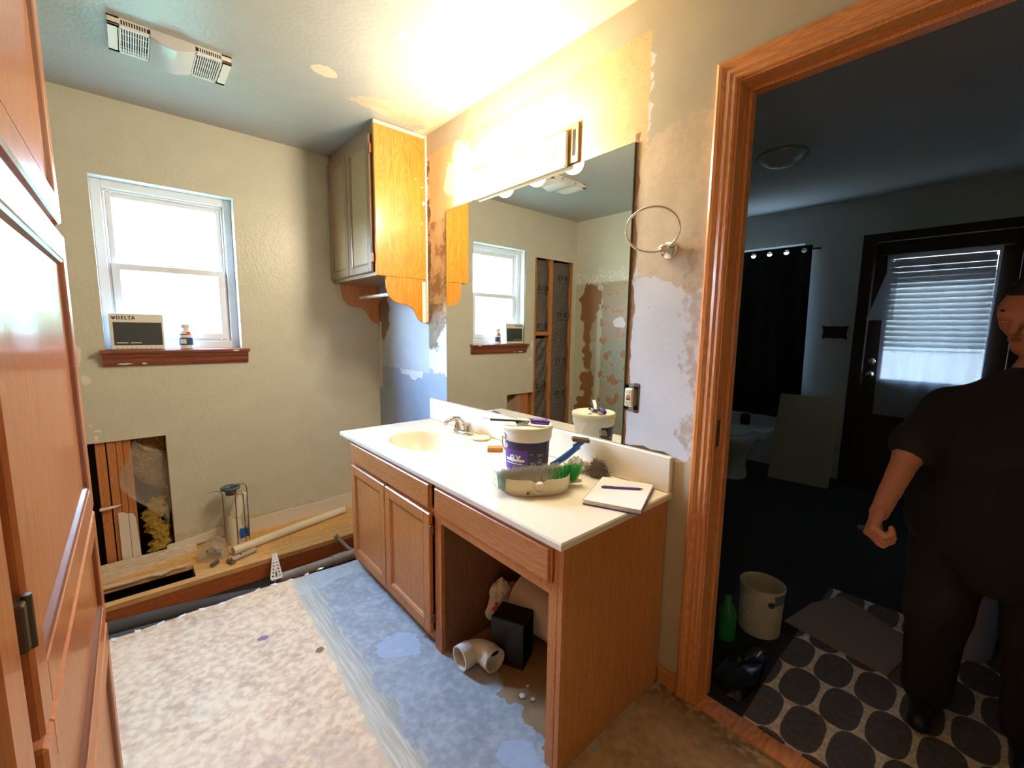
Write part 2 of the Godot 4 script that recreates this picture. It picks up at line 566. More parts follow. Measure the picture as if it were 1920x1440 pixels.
func rug_colour(x: float, z: float) -> Color:       # lattice of rounded cells, in rug axes
	var g := nz(nC, x * 1.2, z * 1.2)
	for o: Vector2 in [Vector2.ZERO, Vector2(0.5, 0.5)]:         # staggered rounded cells, 38 cm by 12.5 cm apart
		var q := Vector2((x - 0.36) / 0.38, (z - 2.757) / 0.1255) - o
		q = Vector2(absf(q.x - roundf(q.x)) * 0.38, absf(q.y - roundf(q.y)) * 0.1255)
		if pow(q.x / 0.101, 2.8) + pow(q.y / 0.0555, 2.8) < 1.0 + g * 0.15:
			return Color(0.34, 0.32, 0.32) * (1.0 + g * 0.4)
	return Color(0.93, 0.87, 0.77) * (1.0 + g * 0.35)

# ---------------------------------------------------------------- the scene
func _ready() -> void:
	# camera
	var cam := Camera3D.new()
	cam.name = "camera"
	add_child(cam)
	cam.position = V(-1.4026, 1.3025, 3.1306)
	cam.rotation_degrees = V(-7.2046, -41.3041, 0.7873)
	cam.fov = 83.346
	cam.near = 0.02
	cam.current = true
	# sky, exposure
	var env := Environment.new()
	var sky := Sky.new()
	var sm := ProceduralSkyMaterial.new()
	sm.sky_top_color = Color(0.62, 0.80, 1.0)
	sm.sky_horizon_color = Color(0.86, 0.95, 1.0)
	sm.ground_horizon_color = Color(0.80, 0.90, 0.92)
	sm.ground_bottom_color = Color(0.30, 0.34, 0.28)
	sm.sky_energy_multiplier = 1.0
	sm.ground_energy_multiplier = 1.0
	sky.sky_material = sm
	env.background_mode = Environment.BG_SKY
	env.sky = sky
	env.background_energy_multiplier = SKY_ENERGY
	env.tonemap_mode = Environment.TONE_MAPPER_LINEAR
	env.tonemap_exposure = EXPOSURE
	env.sdfgi_enabled = true
	env.ssao_enabled = true
	env.ssil_enabled = true
	var we := WorldEnvironment.new()
	we.name = "environment"
	we.environment = env
	add_child(we)

	make_materials()
	build_shell()
	build_joists()
	build_window()
	build_doorway()
	build_linen_cabinet()
	build_wall_cabinet()
	build_vanity()
	build_mirror_and_light()
	build_wall_bits()
	build_counter_things()
	build_knee_space()
	build_sill_things()
	build_trench_things()
	build_bedroom()
	build_person()

const SKY_ENERGY := 175.0
const EXPOSURE := 1.0
const BULB := 0.48          # light_energy of each vanity bulb

func make_materials() -> void:
	nA = noise_bytes(1, 0.006, 512, 3)
	nB = noise_bytes(2, 0.016, 512, 4)
	nC = noise_bytes(3, 0.06, 512, 3)
	nD = noise_bytes(4, 0.03, 512, 2)
	tex.peel = grey_tex(noise_bytes(5, 0.025, 512, 3), 512)
	tex.grit = grey_tex(nC, 512)
	tex.lump = grey_tex(nB, 512)
	wood_textures()
	tex.east = paint(1120, 1040, 0.0, 0.0, 2.62, H, func(z, y): return east_wall_colour(z, y))
	tex.north = paint(720, 760, -2.3, -0.05, 0.0, H, func(x, y): return north_wall_colour(x, y))
	tex.west = paint(420, 560, 0.0, 0.0, 1.7, H, func(z, y): return west_wall_colour(z, y))
	tex.ceil = paint(640, 800, -2.3, 0.0, 0.0, 3.0, func(x, z): return ceiling_colour(x, z))
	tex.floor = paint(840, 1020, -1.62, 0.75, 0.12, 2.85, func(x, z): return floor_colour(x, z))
	tex.rug = paint(760, 640, -0.1, 2.6, 1.3, 3.8, func(x, z): return rug_colour(x, z))
	var peel := func(x, y): return Color.WHITE * clampf(0.5 + 1.1 * nz(nC, x * 1.6, y * 1.6) + 0.5 * nz(nD, x * 0.9, y * 0.9), 0.0, 1.0)
	tex.north_relief = paint(900, 960, -2.3, -0.05, 0.0, H, peel)
	tex.ceil_relief = paint(760, 980, -2.3, 0.0, 0.0, 3.0, peel)
	tex.east_relief = paint(900, 840, 0.0, 0.0, 2.62, H, peel)
	M("wall_east_paint", Color.WHITE, 0.55, {"tex": "east", "bump": "east_relief", "bump_cm": 0.035})
	M("wall_north_paint", Color.WHITE, 0.36, {"tex": "north", "bump": "north_relief", "bump_cm": 0.10})
	M("wall_west_paint", Color.WHITE, 0.5, {"tex": "west"})
	M("ceiling_paint", Color.WHITE, 0.33, {"tex": "ceil", "bump": "ceil_relief", "bump_cm": 0.10})
	M("subfloor", Color.WHITE, 0.62, {"tex": "floor"})
	M("rug_pile", Color.WHITE, 0.95, {"tex": "rug", "rim": 0.4})
	for k in ["wall_east_paint", "wall_north_paint", "wall_west_paint", "ceiling_paint", "subfloor", "rug_pile"]:
		mat[k].texture_repeat = false
	M("plain_wall", C8(190, 182, 160), 0.6, {"tri": 1.2, "bump": "peel", "bump_cm": 0.15})
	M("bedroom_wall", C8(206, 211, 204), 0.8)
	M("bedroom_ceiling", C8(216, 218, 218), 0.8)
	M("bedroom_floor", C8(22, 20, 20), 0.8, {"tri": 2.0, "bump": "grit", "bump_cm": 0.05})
	M("reveal", C8(222, 226, 226), 0.5)
	M("vinyl", C8(236, 238, 240), 0.32)
	M("glass", Color(1, 1, 1, 0.04), 0.02, {"glass": true})
	M("dimming_glass", Color(0.06, 0.07, 0.08, 0.55), 0.03, {"glass": true})  # tint added to cut the daylight coming through the far door
	M("void", C8(16, 14, 13), 0.9)
	M("soil", C8(40, 32, 26), 0.95)
	M("lawn", C8(84, 96, 72), 0.95)
	M("foliage", C8(46, 78, 52), 0.9)
	M("outside_wall", C8(150, 140, 128), 0.9)
	wood("casing_v", C8(240, 164, 100), 0.32, false, {"coat": 0.5, "coat_rough": 0.2})
	wood("casing_h", C8(240, 164, 100), 0.32, true, {"coat": 0.5, "coat_rough": 0.2})
	wood("oak_v", C8(218, 146, 84), 0.34, false, {"coat": 0.35, "coat_rough": 0.22})
	wood("oak_h", C8(212, 142, 84), 0.34, true, {"coat": 0.35, "coat_rough": 0.22})
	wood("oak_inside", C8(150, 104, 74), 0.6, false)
	wood("linen_v", C8(216, 140, 88), 0.3, false, {"coat": 0.35, "coat_rough": 0.06})
	wood("linen_h", C8(224, 146, 92), 0.25, true, {"coat": 0.9, "coat_rough": 0.07})
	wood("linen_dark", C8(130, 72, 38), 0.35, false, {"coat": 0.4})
	wood("honey_v", C8(226, 152, 60), 0.3, false, {"coat": 0.7, "coat_rough": 0.12, "grain": Vector3(1.7, 0.75, 1.7)})
	wood("greyed_oak_v", C8(150, 126, 98), 0.36, false, {"coat": 0.3})
	wood("greyed_oak_h", C8(150, 126, 98), 0.36, true, {"coat": 0.3})
	wood("panel_oak", C8(176, 156, 116), 0.36, false, {"coat": 0.3})
	wood("sill_wood", C8(140, 78, 50), 0.4, true, {"coat": 0.3})
	wood("stud", C8(206, 140, 80), 0.8, false)
	wood("joist", C8(200, 116, 66), 0.75, true)
	wood("plywood", C8(244, 202, 136), 0.8, true, {"grain": Vector3(0.8, 3.0, 1.6)})
	wood("dusty_wood", C8(250, 240, 222), 0.85, true)
	M("white_board", C8(228, 222, 212), 0.8)
	M("chrome", C8(225, 228, 232), 0.10, {"metal": 1.0})
	M("nickel", C8(196, 196, 192), 0.25, {"metal": 1.0})
	M("steel_dull", C8(140, 138, 134), 0.45, {"metal": 1.0})
	M("copper", C8(150, 100, 74), 0.4, {"metal": 0.5})
	M("dark_metal", C8(92, 80, 64), 0.45, {"metal": 0.4})
	M("mirror_glass", C8(236, 240, 238), 0.012, {"metal": 1.0})
	M("mirror_edge", C8(60, 72, 66), 0.3)
	M("marble", C8(248, 238, 216), 0.16, {"coat": 0.6, "coat_rough": 0.05, "sss": 0.05})
	M("white_plastic", C8(236, 234, 228), 0.38)
	M("cream_plastic", C8(232, 224, 196), 0.42)
	M("black_plastic", C8(24, 24, 27), 0.4)
	M("black_foam", C8(74, 74, 76), 0.85)
	M("purple_label", C8(88, 46, 146), 0.4)
	M("dark_label", C8(50, 34, 70), 0.4)
	M("white_print", C8(238, 238, 240), 0.5)
	M("black_print", C8(30, 32, 34), 0.6)
	M("red_print", C8(206, 60, 56), 0.5)
	M("navy_print", C8(26, 62, 120), 0.5)
	M("blue_plastic", C8(36, 92, 176), 0.35)
	M("pvc", C8(238, 232, 214), 0.4)
	M("grey_pipe", C8(186, 178, 166), 0.6)
	M("cardboard_white", C8(236, 234, 226), 0.6)
	M("charcoal_print", C8(58, 64, 66), 0.5)
	M("paper", C8(240, 234, 228), 0.8)
	M("yellow_wool", C8(236, 194, 86), 0.95, {"tri": 9.0, "bump": "grit", "bump_cm": 1.0})
	M("brown_wool", C8(160, 122, 70), 0.95, {"tri": 7.0, "bump": "lump", "bump_cm": 1.5})
	M("facing", C8(104, 98, 94), 0.8, {"tri": 3.0, "bump": "lump", "bump_cm": 1.2})
	M("poly_sheet", Color(0.92, 0.91, 0.86, 0.24), 0.14, {"glass": true})
	M("bin_plastic", C8(226, 210, 190), 0.45)
	M("green_bristle", C8(60, 190, 96), 0.6)
	M("grey_bristle", C8(206, 204, 196), 0.6)
	M("aqua_bristle", C8(176, 226, 230), 0.6)
	M("steel_wool", C8(120, 108, 92), 0.6)
	M("skin", C8(196, 130, 100), 0.55, {"sss": 0.1})
	M("black_cloth", C8(22, 23, 29), 0.9, {"rim": 0.2})
	M("dark_trousers", C8(26, 25, 29), 0.9)
	M("hair", C8(20, 17, 16), 0.6)
	M("sheer", Color(0.80, 0.82, 0.86, 0.62), 0.9, {"back": Color(0.50, 0.53, 0.57), "glass": true})
	M("blackout", C8(14, 15, 20), 0.9)
	M("dark_wood", C8(46, 30, 20), 0.5)
	M("dusty_brown", C8(150, 118, 78), 0.5)
	M("white_enamel", C8(244, 240, 230), 0.3)
	M("socket_cream", C8(238, 222, 190), 0.4)
	M("brass", C8(214, 180, 120), 0.3, {"metal": 1.0})
	M("bulb_glow", C8(255, 240, 215), 0.3, {"emit": Color(1.0, 0.84, 0.58), "energy": 7.0})
	M("vent_plastic", C8(232, 232, 226), 0.4)
	M("vent_clear", C8(206, 210, 214), 0.14)
	M("vent_dark", C8(70, 74, 84), 0.7)
	M("blue_cover", C8(58, 62, 158), 0.5)
	M("violet", C8(84, 72, 170), 0.35)
	M("galvanised", C8(228, 226, 220), 0.5)
	M("slate", C8(84, 100, 112), 0.5)
	M("poly_film", Color(0.86, 0.85, 0.83, 0.30), 0.15, {"glass": true})
	M("dome_glass", C8(200, 204, 208), 0.12)
	M("dark_red", C8(60, 22, 20), 0.6)
	M("board_beige", C8(170, 158, 130), 0.8)
	M("spattered", C8(206, 194, 168), 0.7, {"tri": 3.0, "bump": "lump", "bump_cm": 0.4})
	M("green_bottle", C8(30, 120, 62), 0.35)
	M("card_brown", C8(150, 128, 112), 0.85)
	M("black_gloss", C8(14, 14, 16), 0.25)
	M("lavender", C8(176, 176, 204), 0.5)
	M("lip", C8(150, 84, 78), 0.5)
	M("porcelain", C8(220, 224, 224), 0.2)

func build_shell() -> void:
	var g := Geo.new()
	g.uvf = func(p: Vector3): return Vector2(p.z / 2.62, 1.0 - p.y / H)
	g.sheet_holes(0, 0.0, 0.115, Vector2(-0.14, -0.3), Vector2(4.72, H), [[2.515, -0.01, 3.365, 2.056], [2.183, 1.002, 2.253, 1.106]])
	struct("wall_east", g, "wall_east_paint", "patched vanity wall with torn paint, bare paper and skim coat behind the mirror", "wall")
	g = Geo.new()
	g.uvf = func(p: Vector3): return Vector2((p.x + 2.3) / 2.3, 1.0 - (p.y + 0.05) / (H + 0.05))
	g.sheet_holes(2, -0.013, 0.0, Vector2(-2.4, -0.05), Vector2(0.0, H), [[-1.513, 1.166, -0.892, 2.055], [-1.645, -0.06, -1.297, 0.672], [-2.215, 0.10, -1.645, 2.012]])
	var wn := struct("wall_north", g, "wall_north_paint", "greige window wall with a cut-out hole low on the left", "wall")
	put("sheathing", Geo.new().sheet_holes(2, -0.135, -0.115, Vector2(-2.4, -0.6), Vector2(0.115, H), [[-1.513, 1.166, -0.892, 2.055]]), "void", wn)
	for s in [[-1.690, -1.648, -0.02], [-1.596, -1.556, -0.02], [-1.55, -1.515, -0.018], [-1.513, -1.487, -0.022], [-1.485, -1.452, -0.024], [-1.935, -1.895, -0.03], [-2.262, -2.222, -0.018], [-1.30, -1.262, -0.02]]:
		put("stud", B(V(s[0], -0.06, -0.112), V(s[1], H - 0.01 if s[0] < -1.64 else 1.13, s[2]), 0.002), "stud", wn)
	put("blocking", B(V(-1.895, 1.245, -0.112), V(-1.690, 1.285, -0.02)), "stud", wn)
	put("painted_board", Geo.new().prism([Vector2(-1.532, -0.05), Vector2(-1.49, -0.05), Vector2(-1.49, 0.245), Vector2(-1.51, 0.262), Vector2(-1.532, 0.262)], 2, -0.018, -0.008), "white_board", wn)
	put("painted_board", Geo.new().prism([Vector2(-1.488, -0.05), Vector2(-1.45, -0.05), Vector2(-1.46, 0.215), Vector2(-1.47, 0.245), Vector2(-1.488, 0.250)], 2, -0.02, -0.010), "white_board", wn)
	g = Geo.new()
	g.uvf = func(p: Vector3): return Vector2(p.z / 1.7, 1.0 - p.y / H)
	g.box(V(-2.385, -0.3, -0.14), V(-2.265, H, 4.72), 0.0)
	struct("wall_west", g, "wall_west_paint", "alcove wall of torn green and brown drywall below grey paint", "wall")
	struct("wall_southwest", B(V(-2.265, 0.0, 2.64), V(-1.515, H, 4.0), 0.0), "plain_wall", "plain greige wall beside the tall cabinet", "wall")
	struct("wall_south", B(V(-2.265, 0.0, 4.0), V(0.0, H, 4.12), 0.0), "plain_wall", "plain greige wall behind the camera", "wall")
	g = Geo.new()
	g.uvf = func(p: Vector3): return Vector2((p.x + 2.3) / 2.3, 1.0 - p.z / 3.0)
	g.box(V(-2.385, H, -0.14), V(0.0, H + 0.12, 4.12), 0.0)
	struct("ceiling", g, "ceiling_paint", "glossy grey painted ceiling with peeled pale patches", "ceiling")
	# floors
	g = Geo.new()
	g.uvf = func(p: Vector3): return Vector2((p.x + 1.62) / 1.74, 1.0 - (p.z - 0.75) / 2.1)
	var poly := [Vector2(-2.265, 4.0), Vector2(-2.265, 0.82)]
	var rng := RandomNumberGenerator.new()
	rng.seed = 3
	var x := -2.2
	while x < -0.02:
		poly.append(Vector2(x, 0.805 + rng.randf_range(-0.006, 0.006) + 0.03 * smoothstep(-1.0, -0.6, x)))
		x += 0.06
	poly.append_array([Vector2(0.0, 0.84), Vector2(0.0, 2.515), Vector2(0.05, 2.515), Vector2(0.05, 4.0)])
	g.prism(poly, 1, -0.028, 0.0)
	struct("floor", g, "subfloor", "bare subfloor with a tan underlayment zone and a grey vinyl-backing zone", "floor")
	var rag := Geo.new()                    # torn paper lip along the cut edge of the subfloor
	for k in 12:
		var px := -1.55 + k * 0.075
		rag.at(V(px, 0.0006, 0.812 + rng.randf_range(-0.008, 0.01)), V(rng.randf_range(-4, 4), rng.randf_range(-60, 60), 0)).prism([Vector2(-0.02, 0), Vector2(0.0, -0.012), Vector2(0.022, 0.002), Vector2(0.004, 0.012)], 1, 0.0, 0.0015)
	var fl := get_node("floor")
	stuff(put("torn_paper", rag, "white_board", fl))
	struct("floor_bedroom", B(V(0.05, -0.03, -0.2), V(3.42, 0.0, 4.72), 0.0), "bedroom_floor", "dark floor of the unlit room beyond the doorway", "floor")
	struct("floor_trench", B(V(-2.265, -0.165, 0.45), V(0.0, -0.14, 1.0), 0.0), "soil", "dark board at the bottom of the open floor trench", "floor")
	g = Geo.new()
	g.box(V(-2.385, -0.62, -0.135), V(0.05, -0.6, 4.12), 0.0)
	g.box(V(-2.385, -0.6, 0.99), V(0.05, -0.03, 1.01), 0.0)
	g.box(V(0.0, -0.6, -0.135), V(0.05, -0.31, 1.0), 0.0)
	g.box(V(-2.385, -0.6, -0.135), V(-2.265, -0.31, 1.0), 0.0)
	struct("floor_crawlspace", g, "soil", "dark crawl space soil below the open floor", "floor")
	# the dark room
	struct("wall_bedroom_north", B(V(0.115, -0.03, -0.2), V(3.42, H, -0.08), 0.0), "bedroom_wall", "grey end wall of the dark room, hidden beside the doorway", "wall")
	struct("wall_bedroom_south", B(V(0.115, -0.03, 4.6), V(3.42, H, 4.72), 0.0), "bedroom_wall", "grey end wall of the dark room past the person", "wall")
	struct("wall_bedroom_east", Geo.new().sheet_holes(0, 3.30, 3.42, Vector2(-0.2, -0.03), Vector2(4.72, H), [[0.85, 0.85, 1.82, 2.12], [2.335, -0.04, 3.145, 2.06]]), "bedroom_wall", "shadowed grey wall of the dark room with the door and curtained window", "wall")
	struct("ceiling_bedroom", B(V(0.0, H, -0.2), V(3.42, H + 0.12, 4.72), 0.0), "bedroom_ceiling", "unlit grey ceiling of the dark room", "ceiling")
	# outdoors: lawn, and an unseen porch added to dim daylight at the far door
	struct("ground_lawn", B(V(-9, -0.75, -12), V(3.5, -0.65, -0.135), 0.0), "lawn", "green lawn outside the bathroom window", "lawn")
	var hg := Geo.new()                      # tall clipped evergreen hedge across the yard
	var hr := []
	for i in 61:
		var row := PackedVector3Array()
		var hx := -11.0 + i * 0.25
		for j in 15:
			var a := PI * j / 14.0
			var k := 1.0 + 0.5 * nz(nB, hx * 0.07, j * 0.05) + 0.4 * nz(nC, hx * 0.11, j * 0.09)
			row.append(V(hx, -0.66 + sin(a) * 2.85 * k, -5.6 + cos(a) * 0.9 * k))
		hr.append(row)
	struct("hedge", hg.grid(hr), "foliage", "tall dark evergreen hedge across the yard outside the bathroom window", "hedge")
	struct("added_porch_slab", B(V(3.42, -0.12, -2), V(7.6, -0.04, 7), 0.0), "outside_wall", "floor of the unseen added porch outside the far door", "porch")
	struct("added_porch_roof", B(V(3.42, 2.5, 1.2), V(7.0, 2.6, 7), 0.0), "outside_wall", "unseen porch roof added to block skylight at the far door", "porch")
	struct("added_porch_wall", B(V(7.5, -0.1, -2), V(7.6, 2.2, 7), 0.0), "outside_wall", "unseen wall added across the porch to block daylight", "porch")

func build_joists() -> void:
	var s := group_struct("trim_joists", "brown floor joists exposed along the open trench below the window", "joist")
	put("joist", B(V(-2.26, -0.30, 0.405), V(-0.002, -0.032, 0.448), 0.003), "joist", s)
	put("joist", B(V(-2.26, -0.30, 0.84), V(-0.002, -0.03, 0.878), 0.003), "joist", s)
	put("blocking", B(V(-1.66, -0.30, 0.12), V(-1.61, -0.058, 0.404), 0.003), "joist", s)
	put("blocking", B(V(-1.236, -0.30, 0.12), V(-1.196, -0.058, 0.404), 0.003), "joist", s)
	var p := put("floor_deck", Geo.new().sheet_holes(1, -0.055, -0.03, Vector2(-2.26, 0.002), Vector2(-0.002, 0.45), [[-1.72, 0.255, -1.238, 0.404]]), "plywood")
	p.set_meta("kind", "structure")
	tag(p, "yellow plywood decking below the window with a sawn hole at its left", "floor")
	# dusty wall plate and the strip where the baseboard was torn off
	var q := group_struct("baseboard_north", "dusty torn wall plate along the foot of the window wall", "baseboard")
	put("wall_plate", Geo.new().prism([Vector2(-2.26, 0.003), Vector2(-1.20, 0.003), Vector2(-1.20, 0.07), Vector2(-1.30, 0.12), Vector2(-1.46, 0.16), Vector2(-1.70, 0.22), Vector2(-2.26, 0.24)], 1, -0.03, -0.006), "dusty_wood", q)
	put("drywall_strip", Geo.new().prism([Vector2(-1.34, -0.03), Vector2(-1.335, 0.018), Vector2(-1.18, 0.03), Vector2(-1.07, 0.055), Vector2(-1.05, -0.005)], 2, 0.0015, 0.014), "white_board", q)
	put("drywall_strip", Geo.new().prism([Vector2(-0.92, -0.03), Vector2(-0.92, 0.05), Vector2(-0.70, 0.062), Vector2(-0.5, 0.058), Vector2(-0.27, 0.075), Vector2(-0.01, 0.07), Vector2(-0.01, -0.03)], 2, 0.0015, 0.013), "white_board", q)
	put("torn_edge", Geo.new().prism([Vector2(-1.62, 0.236), Vector2(-1.24, 0.236), Vector2(-1.27, 0.262), Vector2(-1.33, 0.258), Vector2(-1.38, 0.285), Vector2(-1.42, 0.262), Vector2(-1.52, 0.27), Vector2(-1.62, 0.262)], 1, -0.028, -0.022), "dusty_wood", q)
	put("splinter", Geo.new().tube([V(-1.60, 0.30, -0.01), V(-1.56, 0.305, 0.0), V(-1.515, 0.312, 0.004)], [0.010, 0.009, 0.004], 7), "dusty_wood", q)

func ring_frame(g: Geo, lo: Vector2, hi: Vector2, w: float, z0: float, z1: float, r := 0.003) -> Geo:    # four mitred-looking bars in a plane across z
	g.box(V(lo.x, lo.y, z0), V(lo.x + w, hi.y, z1), r)
	g.box(V(hi.x - w, lo.y, z0), V(hi.x, hi.y, z1), r)
	g.box(V(lo.x + w, hi.y - w, z0), V(hi.x - w, hi.y, z1), r)
	g.box(V(lo.x + w, lo.y, z0), V(hi.x - w, lo.y + w, z1), r)
	return g

func build_window() -> void:
	var w := group_struct("window_1", "white vinyl single-hung window with two bright panes", "window")
	var g := Geo.new()
	g.box(V(-1.525, 1.155, -0.135), V(-1.513, 2.067, -0.002), 0.0)
	g.box(V(-0.892, 1.155, -0.135), V(-0.880, 2.067, -0.002), 0.0)
	g.box(V(-1.513, 2.055, -0.135), V(-0.892, 2.067, -0.002), 0.0)
	g.box(V(-1.513, 1.140, -0.135), V(-0.892, 1.1655, -0.002), 0.0)
	put("reveal", g, "reveal", w)
	put("frame", ring_frame(ring_frame(Geo.new(), Vector2(-1.513, 1.1655), Vector2(-0.892, 2.055), 0.042, -0.125, -0.075), Vector2(-1.471, 1.2075), Vector2(-0.934, 2.013), 0.012, -0.125, -0.095), "vinyl", w)
	var up := put("upper_sash", ring_frame(Geo.new(), Vector2(-1.459, 1.598), Vector2(-0.946, 2.001), 0.026, -0.122, -0.105), "vinyl", w)
	put("pane", B(V(-1.433, 1.624, -0.115), V(-0.972, 1.975, -0.112), 0.0), "glass", up)
	var lw := put("lower_sash", ring_frame(Geo.new(), Vector2(-1.459, 1.2195), Vector2(-0.946, 1.632), 0.036, -0.104, -0.084), "vinyl", w)
	put("pane", B(V(-1.423, 1.255, -0.096), V(-0.982, 1.596, -0.093), 0.0), "glass", lw)
	put("latch", B(V(-1.225, 1.632, -0.10), V(-1.185, 1.640, -0.088), 0.002), "vinyl", lw)
	# moulded wooden sill: nosed board over a stepped apron
	var s := group_struct("trim_1", "brown moulded wooden window sill with chipped paint", "sill")
	put("stool", Geo.new().prism([Vector2(-0.07, 1.166), Vector2(0.046, 1.166), Vector2(0.052, 1.160), Vector2(0.052, 1.150), Vector2(0.046, 1.144), Vector2(-0.0, 1.144), Vector2(-0.07, 1.144)].map(func(p): return p), 0, -1.535, -0.858), "sill_wood", s)
	put("apron", Geo.new().prism([Vector2(0.0005, 1.144), Vector2(0.036, 1.144), Vector2(0.034, 1.130), Vector2(0.026, 1.116), Vector2(0.024, 1.098), Vector2(0.015, 1.080), Vector2(0.0005, 1.076)], 0, -1.528, -0.865), "sill_wood", s)
	for c in [[-0.93, 0.02], [-1.44, 0.035], [-1.36, 0.012]]:
		put("paint_chip", Geo.new().at(V(c[0], 1.154 if c[0] > -1 else 1.090, 0.0525 if c[0] > -1 else 0.0255)).prism([Vector2(-c[1], -0.002), Vector2(0, -0.005), Vector2(c[1], 0.0), Vector2(0.3 * c[1], 0.004), Vector2(-0.6 * c[1], 0.004)], 2, -0.001, 0.0006), "white_board", s)

func build_doorway() -> void:
	var d := group_struct("door_1", "brown moulded door casing and jamb round the open doorway", "door frame")
	# casing profile across its width (0 = inner edge), heights off the wall
	var prof := [[0.0, 0.0], [0.0, 0.010], [0.006, 0.014], [0.014, 0.012], [0.022, 0.016], [0.032, 0.013], [0.044, 0.019], [0.054, 0.020], [0.062, 0.015], [0.064, 0.0]]
	for side in [0, 1]:
		var sgn := -1.0 if side == 0 else 1.0
		var x0 := 0.0 if side == 0 else 0.115
		var g: Geo
		for leg in [[2.532, -1.0], [3.348, 1.0]]:
			g = Geo.new()
			for i in prof.size() - 1:
				var a = prof[i]
				var b = prof[i + 1]
				g.face([V(x0 + sgn * a[1], 0, leg[0] + leg[1] * a[0]), V(x0 + sgn * b[1], 0, leg[0] + leg[1] * b[0]), V(x0 + sgn * b[1], 2.042 + b[0], leg[0] + leg[1] * b[0]), V(x0 + sgn * a[1], 2.042 + a[0], leg[0] + leg[1] * a[0])], V(sgn, 0, leg[1] * (a[1] - b[1]) * 20.0))
			put("side_casing", g, "casing_v", d)
		g = Geo.new()
		for i in prof.size() - 1:
			var a = prof[i]
			var b = prof[i + 1]
			g.face([V(x0 + sgn * a[1], 2.042 + a[0], 2.532 - a[0]), V(x0 + sgn * a[1], 2.042 + a[0], 3.348 + a[0]), V(x0 + sgn * b[1], 2.042 + b[0], 3.348 + b[0]), V(x0 + sgn * b[1], 2.042 + b[0], 2.532 - b[0])], V(sgn, (a[1] - b[1]) * 20.0, 0))
		put("head_casing", g, "casing_h", d)
	put("side_jamb", B(V(-0.004, 0.0, 2.5155), V(0.119, 2.037, 2.538), 0.002), "casing_v", d)
	put("side_jamb", B(V(-0.004, 0.0, 3.342), V(0.119, 2.037, 3.3645), 0.002), "casing_v", d)
	put("head_jamb", B(V(-0.004, 2.036, 2.5155), V(0.119, 2.0555, 3.3645), 0.002), "casing_v", d)
	put("door_stop", B(V(0.055, 0.0, 2.538), V(0.09, 2.036, 2.549), 0.002), "casing_v", d)
	put("door_stop", B(V(0.055, 2.025, 2.549), V(0.09, 2.036, 3.342), 0.002), "casing_v", d)
	put("hinge_leaf", B(V(0.005, 0.93, 2.538), V(0.03, 1.02, 2.5395), 0.0005), "dark_metal", d)
	put("threshold", Geo.new().prism([Vector2(2.50, 0.0005), Vector2(2.50, 0.008), Vector2(3.38, 0.008), Vector2(3.38, 0.0005)], 0, -0.012, 0.06), "casing_h", d)
	var b := struct("baseboard_east", Geo.new().prism([Vector2(-0.0005, 0.0), Vector2(-0.0005, 0.062), Vector2(-0.006, 0.060), Vector2(-0.012, 0.048), Vector2(-0.012, 0.0)].map(func(p): return p), 2, 2.396, 2.467), "casing_h", "short brown baseboard between vanity and door casing", "baseboard")

# ---------------------------------------------------------------- joinery
func frame_door(called: String, x: float, dir: float, z0: float, z1: float, y0: float, y1: float, w: float, th: float, mf: String, mp: String, parent: Node, mb := "") -> MeshInstance3D:   # framed door, back at x, facing dir
	var f := x + dir * th
	var g := Geo.new()
	g.box(V(x, y0, z0), V(f, y1, z0 + w), 0.004)
	g.box(V(x, y0, z1 - w), V(f, y1, z1), 0.004)
	g.box(V(x, y0, z0 + w - 0.004), V(f, y0 + w, z1 - w + 0.004), 0.004)
	g.box(V(x, y1 - w, z0 + w - 0.004), V(f, y1, z1 - w + 0.004), 0.004)
	var i0 := f - dir * 0.001
	var i1 := f - dir * 0.009
	var s := 0.010
	var q := [[z0 + w, y0 + w], [z1 - w, y0 + w], [z1 - w, y1 - w], [z0 + w, y1 - w]]
	var r := [[z0 + w + s, y0 + w + s], [z1 - w - s, y0 + w + s], [z1 - w - s, y1 - w - s], [z0 + w + s, y1 - w - s]]
	var m := [[z0 + w + s * 0.5, y0 + w + s * 0.5], [z1 - w - s * 0.5, y0 + w + s * 0.5], [z1 - w - s * 0.5, y1 - w - s * 0.5], [z0 + w + s * 0.5, y1 - w - s * 0.5]]
	var bd := g if mb == "" else Geo.new()
	for k in 4:
		var l := (k + 1) % 4
		bd.face([V(i0, q[k][1], q[k][0]), V(i0, q[l][1], q[l][0]), V(i0 - dir * 0.002, m[l][1], m[l][0]), V(i0 - dir * 0.002, m[k][1], m[k][0])], V(dir, 0, 0))
		bd.face([V(i0 - dir * 0.002, m[k][1], m[k][0]), V(i0 - dir * 0.002, m[l][1], m[l][0]), V(i1, r[l][1], r[l][0]), V(i1, r[k][1], r[k][0])], V(dir, 0, 0))
	var d := put(called, g, mf, parent)
	if mb != "": put("bead", bd, mb, d)  # darker bead colour stands in for the shade in the panel recess
	put("panel", B(V(x + dir * 0.002, y0 + w - 0.004, z0 + w - 0.004), V(f - dir * 0.009, y1 - w + 0.004, z1 - w + 0.004), 0.0), mp, d)
	return d

func slab_front(called: String, x: float, dir: float, z0: float, z1: float, y0: float, y1: float, th: float, m: String, parent: Node) -> MeshInstance3D:   # drawer front with a stepped, bevelled edge
	var g := Geo.new()
	g.box(V(x, y0, z0), V(x + dir * th * 0.6, y1, z1), 0.003)
	g.box(V(x + dir * th * 0.5, y0 + 0.006, z0 + 0.006), V(x + dir * th, y1 - 0.006, z1 - 0.006), 0.005)
	return put(called, g, m, parent)

